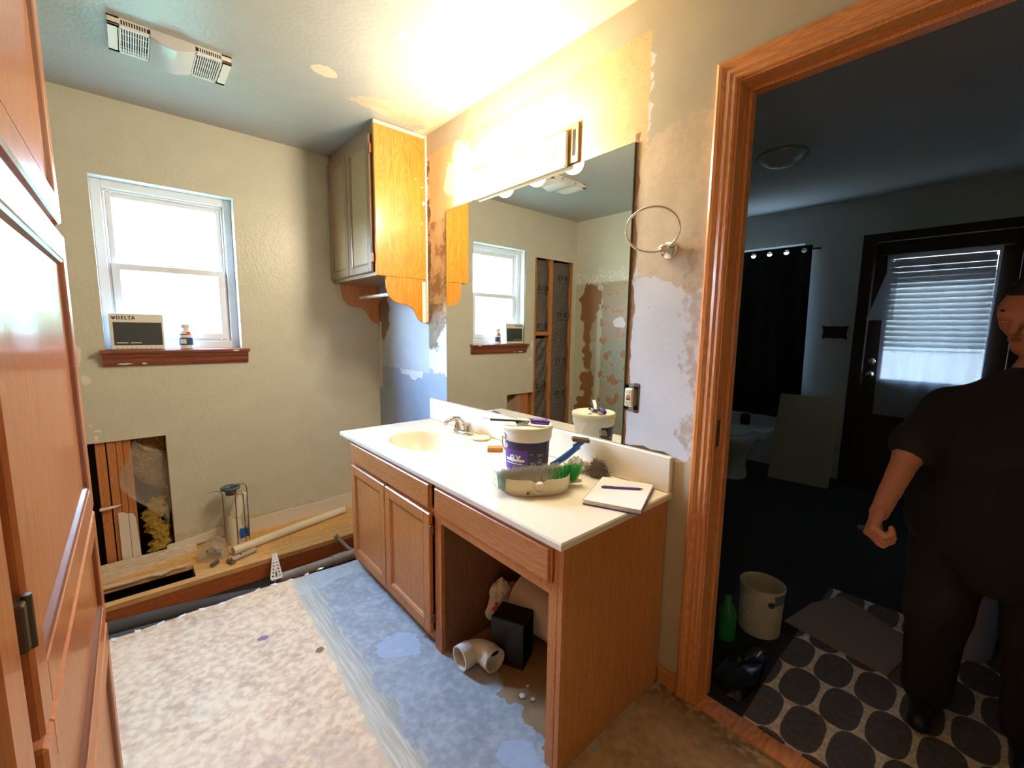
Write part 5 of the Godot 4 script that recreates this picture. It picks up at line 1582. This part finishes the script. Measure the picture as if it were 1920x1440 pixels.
func build_bedroom() -> void:
	# ceiling light
	var t := thing("ceiling_light", "unlit round glass ceiling light in the dark room", "light", V(1.805, H, 2.065))
	put("pan", Geo.new().lathe([Vector2(0.0001, -0.001), Vector2(0.135, -0.001), Vector2(0.145, -0.012), Vector2(0.140, -0.022)], 36), "nickel", t)
	put("dome", Geo.new().lathe([Vector2(0.0001, -0.085), Vector2(0.05, -0.080), Vector2(0.095, -0.064), Vector2(0.125, -0.042), Vector2(0.138, -0.020)], 36), "dome_glass", t)
	# window with a blackout curtain on a rod
	var w := group_struct("window_2", "window of the dark room hidden behind the black curtain", "window")
	var fr := Geo.new()
	for b in [[0.85, 0.85, 0.89, 2.12], [1.78, 0.85, 1.82, 2.12], [0.89, 0.85, 1.78, 0.89], [0.89, 2.08, 1.78, 2.12], [0.89, 1.47, 1.78, 1.51]]:
		fr.box(V(3.33, b[1], b[0]), V(3.38, b[3], b[2]), 0.002)
	put("frame", fr, "vinyl", w)
	put("pane", B(V(3.353, 0.89, 0.89), V(3.357, 1.47, 1.78), 0.0), "glass", w)
	put("pane", B(V(3.353, 1.51, 0.89), V(3.357, 2.08, 1.78), 0.0), "glass", w)
	t = thing("blackout_curtain", "long black grommet curtain over the window of the dark room", "curtain")
	put("cloth", drape(0.92, 1.90, 2.010, 0.50, 3.235, 0.016, 6.0, 0.05), "blackout", t)
	var holes := []
	for k in 7:
		var c := 0.985 + k * 0.142
		for s in [[0.020, 0.009], [0.015, 0.015], [0.009, 0.020]]:
			holes.append([c - s[0], 2.048 - s[1], c + s[0], 2.048 + s[1]])
	var band := Geo.new().sheet_holes(0, 3.234, 3.236, Vector2(0.92, 2.008), Vector2(1.90, 2.092), holes)
	put("heading", band, "blackout", t)
	for k in 7:
		put("grommet", Geo.new().ring(V(3.235, 2.048, 0.985 + k * 0.142), Basis(V(0, 0, 1), V(0, 1, 0), V(1, 0, 0)), 0.022, 0.003, 8, 20), "steel_dull", t)
	t = thing("curtain_rod", "thin dark rod carrying the black curtain", "rod")
	put("rod", Geo.new().tube([V(3.262, 2.060, 0.75), V(3.262, 2.060, 1.96)], 0.008, 12), "dark_metal", t)
	put("bracket", B(V(3.255, 2.052, 0.80), V(3.2995, 2.068, 0.815), 0.002), "dark_metal", t)
	put("bracket", B(V(3.255, 2.052, 1.93), V(3.2995, 2.068, 1.945), 0.002), "dark_metal", t)
	# dark door with a half light, blinds and a sheer panel
	var d := group_struct("door_2", "dark wooden door with a glazed upper half and sheer curtain", "door")
	var g := Geo.new()
	g.box(V(3.345, -0.004, 2.3355), V(3.385, 2.0595, 2.45), 0.001)
	g.box(V(3.345, -0.004, 3.03), V(3.385, 2.0595, 3.1445), 0.001)
	g.box(V(3.345, 1.92, 2.45), V(3.385, 2.0595, 3.03), 0.001)
	g.box(V(3.345, -0.004, 2.45), V(3.385, 0.93, 3.03), 0.002)
	put("leaf", g, "dark_wood", d)
	put("jamb", B(V(3.30, 0.0, 2.3352), V(3.345, 2.06, 2.3385), 0.0), "dark_wood", d)
	put("jamb", B(V(3.30, 0.0, 3.1415), V(3.345, 2.06, 3.1448), 0.0), "dark_wood", d)
	put("pane", B(V(3.363, 0.93, 2.45), V(3.367, 1.92, 3.03), 0.0), "dimming_glass", d)
	for q in [[2.25, 2.338, 0.0, 2.125], [3.142, 3.23, 0.0, 2.125]]:
		put("casing", B(V(3.278, q[2], q[0]), V(3.2995, q[3], q[1]), 0.004), "dark_wood", d)
	put("head_casing", B(V(3.278, 2.058, 2.338), V(3.2995, 2.125, 3.142), 0.004), "dark_wood", d)
	put("knob", Geo.new().at(V(3.345, 0.965, 2.385), V(0, 0, 90)).lathe([Vector2(0.028, 0), Vector2(0.028, 0.006), Vector2(0.012, 0.010), Vector2(0.011, 0.03), Vector2(0.024, 0.04), Vector2(0.027, 0.055), Vector2(0.018, 0.068), Vector2(0.0001, 0.070)], 20), "chrome", d)
	put("deadbolt", Geo.new().at(V(3.345, 1.075, 2.385), V(0, 0, 90)).lathe([Vector2(0.030, 0), Vector2(0.029, 0.012), Vector2(0.022, 0.018), Vector2(0.0001, 0.018)], 20), "chrome", d)
	t = thing("mini_blind", "white slatted blind in the window of the dark door", "blind")
	put("head_rail", B(V(3.318, 1.885, 2.46), V(3.343, 1.91, 3.02), 0.002), "white_plastic", t)
	for k in 16:                      # drawn to a hand's width above the bottom of the glass, the upper slats shut
		put("slat", Geo.new().at(V(3.322, 1.868 - k * 0.043, 2.74), V(0, 0, 84.0 if k < 4 else BLIND_TILT)).box(V(-0.0215, -0.0004, -0.288), V(0.0215, 0.0004, 0.288), 0.0), "white_plastic", t)
	put("bottom_rail", B(V(3.320, 1.172, 2.46), V(3.340, 1.184, 3.02), 0.002), "white_plastic", t)
	t = thing("sheer_curtain", "white sheer curtain panel hung over the dark door", "curtain")
	put("cloth", drape(2.42, 3.05, 1.945, 0.63, 3.295, 0.010, 5.0, -0.04), "sheer", t)
	var rows := []
	for i in 8:
		var row := PackedVector3Array()
		for j in 5:
			var v := i / 7.0
			row.append(V(3.272 - 0.01 * v, lerpf(1.93, 1.42, v), 2.46 - (0.13 * v) * (1.0 - j / 4.0) + 0.04 * (j / 4.0)))
		rows.append(row)
	put("flap", Geo.new().grid(rows), "sheer", t)
	put("rod", Geo.new().tube([V(3.297, 1.948, 2.37), V(3.297, 1.948, 3.10)], 0.005, 8), "steel_dull", t)
	# plaque
	g = Geo.new().prism([Vector2(2.025, 1.258), Vector2(2.06, 1.266), Vector2(2.115, 1.262), Vector2(2.17, 1.266), Vector2(2.208, 1.256), Vector2(2.200, 1.315), Vector2(2.210, 1.372), Vector2(2.17, 1.366), Vector2(2.115, 1.370), Vector2(2.06, 1.366), Vector2(2.022, 1.374), Vector2(2.032, 1.315)], 0, 3.283, 3.2995)
	var o := put("wall_plaque", g, "dark_red")
	tag(o, "small dark red wooden plaque on the wall between curtain and dark door", "plaque")
	# board leaning on the wall
	o = put("leaning_board", Geo.new().at(V(2.90, 0.0, 2.04), V(0, 8, -22)).box(V(0.0, 0.0, -0.225), V(0.016, 0.80, 0.225), 0.002), "board_beige")
	tag(o, "beige board leaning against the far wall under the curtain", "board")
	# toilet pulled out of the bathroom
	t = thing("toilet", "white toilet bowl standing in the dark room below the black curtain", "toilet", V(2.66, 0.0, 1.60), V(0, 0, 0))
	rows = []
	for p in [[0.105, 0.0, 0.0], [0.115, 0.02, 0.0], [0.095, 0.10, 0.01], [0.10, 0.20, 0.0], [0.14, 0.28, -0.03], [0.185, 0.34, -0.05], [0.20, 0.385, -0.055], [0.198, 0.40, -0.055]]:
		var row := PackedVector3Array()
		for j in 32:
			var a := TAU * j / 32.0
			row.append(V(p[2] + cos(a) * p[0] * 1.25, p[1], sin(a) * p[0] * 0.95))
		rows.append(row)
	put("bowl", Geo.new().grid(rows, true), "porcelain", t)
	put("rim", Geo.new().at(V(-0.055, 0.40, 0)).lathe([Vector2(0.200, 0.0), Vector2(0.200, 0.014), Vector2(0.19, 0.02), Vector2(0.145, 0.02), Vector2(0.14, 0.0), Vector2(0.10, -0.12), Vector2(0.0001, -0.17)], 32, 1.25, 0.95), "porcelain", t)
	put("tank_shelf", B(V(0.17, 0.33, -0.19), V(0.40, 0.43, 0.19), 0.02), "porcelain", t)
	o = put("red_jar", Geo.new().at(V(2.98, 0.4305, 1.55)).lathe([Vector2(0.0001, 0), Vector2(0.04, 0), Vector2(0.042, 0.01), Vector2(0.042, 0.09), Vector2(0.03, 0.10), Vector2(0.0001, 0.10)], 18), "dark_red")
	tag(o, "dark red jar standing on the back of the toilet", "jar")
	# compound bucket
	t = thing("compound_bucket", "cream plaster spattered bucket on the dark floor past the doorway", "bucket", V(0.60, 0.0, 2.535))
	put("pail", Geo.new().lathe([Vector2(0.0001, 0.002), Vector2(0.076, 0.0), Vector2(0.080, 0.004), Vector2(0.086, 0.205), Vector2(0.089, 0.207), Vector2(0.089, 0.216), Vector2(0.086, 0.218), Vector2(0.083, 0.216), Vector2(0.080, 0.10), Vector2(0.0001, 0.098)], 36), "spattered", t)
	put("dark_spot", Geo.new().at(V(-0.062, 0.165, 0.058), V(0, 43, 90)).lathe([Vector2(0.013, -0.002), Vector2(0.013, 0.004), Vector2(0.009, 0.006), Vector2(0.0001, 0.006)], 16), "black_plastic", t)
	put("grey_stain", label_patch(Geo.new(), 0.0848, 0.0866, 0.160, 0.204, deg_to_rad(70), deg_to_rad(128)), "slate", t)
	t = thing("green_bottle", "green plastic bottle standing behind the door casing", "bottle", V(0.43, 0.0, 2.462), V(0, 0, 0))
	put("body", Geo.new().lathe([Vector2(0.0001, 0.0), Vector2(0.034, 0.0), Vector2(0.036, 0.006), Vector2(0.036, 0.10), Vector2(0.033, 0.125), Vector2(0.022, 0.150), Vector2(0.013, 0.162), Vector2(0.0125, 0.172)], 22), "green_bottle", t)
	put("cap", Geo.new().lathe([Vector2(0.014, 0.168), Vector2(0.014, 0.188), Vector2(0.0001, 0.190)], 16), "green_bottle", t)
	# floor coverings
	var rg := Geo.new()
	rg.uvf = func(p: Vector3): return Vector2((p.x + 0.1) / 1.4, 1.0 - (p.z - 2.6) / 1.2)
	rg.prism([Vector2(0.066, 2.672), Vector2(0.45, 2.660), Vector2(1.20, 2.664), Vector2(1.22, 3.32), Vector2(0.066, 3.325)], 1, 0.0005, 0.011)
	o = put("rug", rg, "rug_pile")
	tag(o, "dark grey rug with a pale lattice pattern just past the threshold", "rug")
	o = put("flat_carton", Geo.new().prism([Vector2(0.72, 2.600), Vector2(0.96, 2.640), Vector2(1.150, 2.720), Vector2(1.10, 2.82), Vector2(0.975, 3.015), Vector2(0.80, 2.985), Vector2(0.668, 2.962), Vector2(0.69, 2.78)], 1, 0.0115, 0.0165), "card_brown")
	tag(o, "flattened brown cardboard lying over the edge of the rug", "cardboard")
	var rows2 := []
	var rng := RandomNumberGenerator.new()
	rng.seed = 31
	for i in 11:
		var row := PackedVector3Array()
		for j in 28:
			var th := PI / 2 * (1.0 - i / 10.0)
			var a := TAU * j / 28.0
			var k := 1.0 + 0.10 * sin(a * 3 + 1) + rng.randf_range(-0.05, 0.05)
			row.append(V(0.28 + cos(a) * cos(th) * 0.17 * k, 0.0005 + maxf(0.0, sin(th)) * 0.035 * k, 2.585 + sin(a) * cos(th) * 0.07 * k))
		rows2.append(row)
	o = put("trash_bag", Geo.new().grid(rows2, true), "black_gloss")
	tag(o, "flat black plastic bag on the floor beside the rug corner", "bag")
	t = thing("storage_bin", "pale lavender plastic bin on the floor behind the person", "bin", V(1.13, 0.0115, 3.12), V(0, 20, 0))
	put("shell", Geo.new().lathe([Vector2(0.0001, 0.0), Vector2(0.12, 0.0), Vector2(0.125, 0.01), Vector2(0.145, 0.30), Vector2(0.152, 0.305), Vector2(0.152, 0.32), Vector2(0.142, 0.32), Vector2(0.135, 0.30), Vector2(0.12, 0.02), Vector2(0.0001, 0.015)], 28, 1.0, 0.8), "lavender", t)

const BLIND_TILT := 56.0

# ---------------------------------------------------------------- the person
func sdf_mesh(bones: Array, k: float, cell: float) -> Geo:       # bones: [a, b, ra, rb]; smooth union of tapered capsules, meshed as surface nets
	var lo := Vector3.ONE * 1e9
	var hi := -lo
	for b in bones:
		var r: float = maxf(b[2], b[3]) + 3.0 * k
		for e in [b[0], b[1]]:
			lo = lo.min(e - Vector3.ONE * r); hi = hi.max(e + Vector3.ONE * r)
	var n := Vector3i((hi - lo) / cell) + Vector3i.ONE * 2
	var f := PackedFloat32Array()
	f.resize(n.x * n.y * n.z)
	for b in bones:
		var a: Vector3 = b[0]
		var e: Vector3 = b[1]
		var ra: float = b[2]
		var rb: float = b[3]
		var r: float = maxf(ra, rb) + 3.0 * k
		var i0 := Vector3i((a.min(e) - Vector3.ONE * r - lo) / cell)
		var i1 := Vector3i((a.max(e) + Vector3.ONE * r - lo) / cell) + Vector3i.ONE
		var d := e - a
		var dd := maxf(d.length_squared(), 1e-9)
		for z in range(maxi(i0.z, 0), mini(i1.z + 1, n.z)):
			for y in range(maxi(i0.y, 0), mini(i1.y + 1, n.y)):
				var at := (z * n.y + y) * n.x
				for x in range(maxi(i0.x, 0), mini(i1.x + 1, n.x)):
					var p := lo + V(x, y, z) * cell - a
					var h := clampf(p.dot(d) / dd, 0.0, 1.0)
					var s := (p - d * h).length() - lerpf(ra, rb, h)
					if s < 3.0 * k:
						f[at + x] += exp(-s / k)
	# inside where the sum is above one
	var g := Geo.new()
	var where := {}
	var sx := 1
	var sy := n.x
	var sz := n.x * n.y
	var off := [0, sx, sy, sx + sy, sz, sx + sz, sy + sz, sx + sy + sz]
	var edges := [[0, 1], [2, 3], [4, 5], [6, 7], [0, 2], [1, 3], [4, 6], [5, 7], [0, 4], [1, 5], [2, 6], [3, 7]]
	for z in n.z - 1:
		for y in n.y - 1:
			var base := (z * n.y + y) * n.x
			for x in n.x - 1:
				var c := base + x
				var m := 0
				for q in 8:
					if f[c + off[q]] > 1.0: m |= 1 << q
				if m == 0 or m == 255: continue
				var s := Vector3.ZERO
				var cnt := 0
				for ed in edges:
					if ((m >> ed[0]) & 1) != ((m >> ed[1]) & 1):
						var va := -log(maxf(f[c + off[ed[0]]], 1e-4))
						var vb := -log(maxf(f[c + off[ed[1]]], 1e-4))
						var w := clampf(va / (va - vb), 0.0, 1.0)
						var pa := V(ed[0] & 1, (ed[0] >> 1) & 1, ed[0] >> 2)
						var pb := V(ed[1] & 1, (ed[1] >> 1) & 1, ed[1] >> 2)
						s += pa.lerp(pb, w); cnt += 1
				where[c] = g.v.size()
				var g0 := V(f[c + 1] - f[c] + f[c + 1 + sy] - f[c + sy] + f[c + 1 + sz] - f[c + sz] + f[c + 1 + sy + sz] - f[c + sy + sz], f[c + sy] - f[c] + f[c + sy + 1] - f[c + 1] + f[c + sy + sz] - f[c + sz] + f[c + sy + sz + 1] - f[c + sz + 1], f[c + sz] - f[c] + f[c + sz + 1] - f[c + 1] + f[c + sz + sy] - f[c + sy] + f[c + sz + sy + 1] - f[c + sy + 1])
				g.vert(lo + (V(x, y, z) + s / cnt) * cell, -g0.normalized())
	for c in where:
		for ax in [[sx, sy, sz], [sy, sz, sx], [sz, sx, sy]]:
			var inside: bool = f[c] > 1.0
			if inside == (f[c + ax[0]] > 1.0): continue
			var q := [c, c - ax[1], c - ax[1] - ax[2], c - ax[2]]
			if not (where.has(q[1]) and where.has(q[2]) and where.has(q[3])): continue
			var i: Array = q.map(func(u): return where[u])
			if inside: i.reverse()
			g.idx.append_array([i[0], i[1], i[2], i[0], i[2], i[3]])
	return g

func build_person() -> void:
	var t := thing("person", "person in a black T-shirt and dark trousers standing past the doorway", "person", V(0.55, 0.0155, 3.17))
	# joints in the person's own frame; the person faces -x with the chin tipped down
	var neck := V(0.03, 1.165, 0.03)
	var head := V(0.035, 1.345, 0.012)
	var shR := V(-0.02, 1.055, -0.135)
	var shL := V(0.02, 1.105, 0.205)
	var elR := V(-0.135, 0.935, -0.200)
	var wrR := V(-0.270, 0.765, -0.238)
	var elL := V(0.02, 0.86, 0.27)
	var wrL := V(-0.06, 0.66, 0.27)
	var hipR := V(0.02, 0.72, -0.085)
	var hipL := V(0.03, 0.72, 0.105)
	var knR := V(-0.02, 0.39, -0.10)
	var knL := V(0.0, 0.39, 0.12)
	var anR := V(0.02, 0.065, -0.10)
	var anL := V(0.04, 0.065, 0.13)
	var body := [
		[neck, V(0.02, 0.95, 0.02), 0.052, 0.12], [V(0.02, 0.95, 0.02), V(0.02, 0.75, 0.01), 0.125, 0.13], [shR, shL, 0.055, 0.055],
		[shR, elR, 0.047, 0.039], [elR, wrR, 0.038, 0.026], [shL, elL, 0.047, 0.038], [elL, wrL, 0.037, 0.026],
		[hipR, knR, 0.085, 0.055], [knR, anR, 0.052, 0.036], [hipL, knL, 0.085, 0.055], [knL, anL, 0.052, 0.036],
		[neck, V(0.03, 1.25, 0.042), 0.050, 0.046]]
	var g := sdf_mesh(body, 0.012, 0.014)
	# head: skull, jaw, nose, brows, lips, ears in a finer grid; it looks along -x and slightly down
	var f := V(-0.88, -0.20, -0.44).normalized()
	var s := f.cross(Vector3.UP).normalized()
	var u := s.cross(f)
	var hb := [
		[head + u * 0.03 - f * 0.012, head + u * 0.022 + f * 0.020, 0.078, 0.070], [head - u * 0.03 + f * 0.022, head - u * 0.078 + f * 0.052, 0.052, 0.028],
		[head + f * 0.083 + u * 0.012, head + f * 0.100 - u * 0.024, 0.008, 0.012], [head + f * 0.080 + u * 0.024 - s * 0.034, head + f * 0.082 + u * 0.024 + s * 0.034, 0.011, 0.011],
		[head + f * 0.080 - u * 0.052 - s * 0.014, head + f * 0.080 - u * 0.052 + s * 0.014, 0.009, 0.009], [head + f * 0.052 - u * 0.015 - s * 0.034, head + f * 0.054 - u * 0.024 - s * 0.028, 0.018, 0.017],
		[head + f * 0.052 - u * 0.015 + s * 0.034, head + f * 0.054 - u * 0.024 + s * 0.028, 0.018, 0.017], [head + s * 0.074 - f * 0.008 - u * 0.014, head + s * 0.077 - f * 0.012 + u * 0.012, 0.008, 0.011],
		[head - s * 0.074 - f * 0.008 - u * 0.014, head - s * 0.077 - f * 0.012 + u * 0.012, 0.008, 0.011], [head - u * 0.05 - f * 0.02, V(0.03, 1.20, 0.044), 0.050, 0.048]]
	var hg := sdf_mesh(hb, 0.006, 0.0055)
	join(g, hg)
	# right hand: a loose fist holding a small object; left hand hanging
	join(g, sdf_mesh(hand(wrR, (wrR - elR).normalized(), V(-0.30, 0.1, -0.95), 1.0), 0.0022, 0.0036))
	join(g, sdf_mesh(hand(wrL, (wrL - elL).normalized(), V(0.0, 0.0, 1.0), 0.7), 0.0035, 0.005))
	var b := put("body", g, "skin", t)
	for k: float in [-1.0, 1.0]:
		put("eye", Geo.new().at(head + f * 0.072 + u * 0.006 + s * 0.030 * k).lathe([Vector2(0.0001, -0.011), Vector2(0.008, -0.008), Vector2(0.011, 0.0), Vector2(0.008, 0.008), Vector2(0.0001, 0.011)], 12), "white_plastic", b)
		put("pupil", Geo.new().at(head + f * 0.0795 + u * 0.005 + s * 0.030 * k).lathe([Vector2(0.0001, -0.005), Vector2(0.005, 0.0), Vector2(0.0001, 0.005)], 10), "black_plastic", b)
		put("eyebrow", Geo.new().tube([head + f * 0.088 + u * 0.029 + s * 0.014 * k, head + f * 0.088 + u * 0.034 + s * 0.030 * k, head + f * 0.075 + u * 0.029 + s * 0.046 * k], [0.004, 0.0045, 0.003], 8), "hair", b)
	put("lips", Geo.new().tube([head + f * 0.083 - u * 0.052 - s * 0.020, head + f * 0.0885 - u * 0.051, head + f * 0.083 - u * 0.052 + s * 0.020], [0.003, 0.0065, 0.003], 8), "lip", b)
	var hair := [[head + u * 0.052 - f * 0.026, head + u * 0.076 + f * 0.018, 0.078, 0.050], [head - f * 0.050 + u * 0.03, head - f * 0.060 - u * 0.05, 0.072, 0.052],
		[head + s * 0.055 + u * 0.03 - f * 0.01, head + s * 0.066 - u * 0.03 - f * 0.028, 0.034, 0.024], [head - s * 0.055 + u * 0.03 - f * 0.01, head - s * 0.066 - u * 0.03 - f * 0.028, 0.036, 0.026], [head - f * 0.11 + u * 0.05, head - f * 0.10, 0.045, 0.04]]
	put("hair", sdf_mesh(hair, 0.010, 0.008), "hair", t)
	# loose T-shirt to the hips with sleeves to just above the elbow
	var shirt := [
		[V(0.02, 1.06, 0.02), V(0.0, 0.92, 0.02), 0.135, 0.165], [V(0.0, 0.92, 0.02), V(0.01, 0.66, 0.02), 0.168, 0.175], [shR, shL, 0.060, 0.068], [V(0.025, 1.14, 0.045), V(0.02, 1.09, 0.03), 0.068, 0.11],
		[V(0.02, 1.0, -0.08), V(0.0, 0.70, -0.10), 0.10, 0.115], [V(0.03, 1.0, 0.12), V(0.01, 0.70, 0.14), 0.10, 0.115], [shR, shR.lerp(elR, 0.90), 0.062, 0.068], [shL, shL.lerp(elL, 0.85), 0.066, 0.066]]
	put("t_shirt", sdf_mesh(shirt, 0.016, 0.014), "black_cloth", t)
	var legs := [[hipR, knR, 0.118, 0.078], [knR, anR + V(0, 0.02, 0), 0.076, 0.066], [hipL, knL, 0.118, 0.078], [knL, anL + V(0, 0.02, 0), 0.076, 0.066], [hipR + V(0, 0.04, 0), hipL + V(0, 0.04, 0), 0.13, 0.13]]
	put("trousers", sdf_mesh(legs, 0.014, 0.014), "dark_trousers", t)
	for q in [anR, anL]:
		put("shoe", sdf_mesh([[V(q.x + 0.03, 0.036, q.z), V(q.x - 0.13, 0.034, q.z), 0.036, 0.032], [q + V(0.01, 0.0, 0), V(q.x - 0.03, 0.045, q.z), 0.042, 0.036]], 0.008, 0.009), "black_plastic", t)
	put("held_object", Geo.new().at(wrR + V(-0.028, -0.070, -0.028), V(20, 30, 70)).lathe([Vector2(0.0001, -0.03), Vector2(0.008, -0.03), Vector2(0.009, 0.03), Vector2(0.0001, 0.034)], 12), "brass", t)

func join(g: Geo, h: Geo) -> void:
	var s0 := g.v.size()
	g.v.append_array(h.v); g.n.append_array(h.n); g.uv.append_array(h.uv); g.col.append_array(h.col)
	for i in h.idx: g.idx.append(s0 + i)

func hand(w: Vector3, along: Vector3, back_hint: Vector3, curl: float) -> Array:     # palm, four curled fingers of different length, thumb from the side of the palm
	var back := (back_hint - along * back_hint.dot(along)).normalized()    # out of the back of the hand
	var side := along.cross(back).normalized()                             # towards the thumb
	var out := [[w - along * 0.02, w + along * 0.02, 0.024, 0.024]]
	var kn := []
	for i in 4:
		var x := lerpf(0.030, -0.030, i / 3.0)
		var k := w + along * (0.085 - 0.004 * absf(i - 1.0)) + side * x
		kn.append(k)
		out.append([w + along * 0.020 + side * x * 0.6, k, 0.014, 0.0115])
	var ln := [0.040, 0.045, 0.042, 0.034]
	for i in 4:
		var p: Vector3 = kn[i]
		var d := along
		for j in 3:
			var bend: float = curl * [1.15, 1.45, 0.9][j]
			var nd := d.rotated(side, -bend)
			var q: Vector3 = p + nd * ln[i] * [1.0, 0.62, 0.5][j]
			out.append([p, q, 0.0092 - 0.0007 * j, 0.0086 - 0.0007 * j])
			p = q
			d = nd
	var tb := w + along * 0.028 + side * 0.026
	var t1 := tb + (along * 0.6 + side * 0.5 - back * 0.5).normalized() * 0.042
	var t2 := t1 + (along * 0.55 - side * 0.35 - back * 0.6).normalized() * 0.032
	var t3 := t2 + (along * 0.3 - side * 0.8 - back * 0.3).normalized() * 0.024
	out.append_array([[tb, t1, 0.0155, 0.0115], [t1, t2, 0.0115, 0.0105], [t2, t3, 0.0105, 0.0085]])
	return out
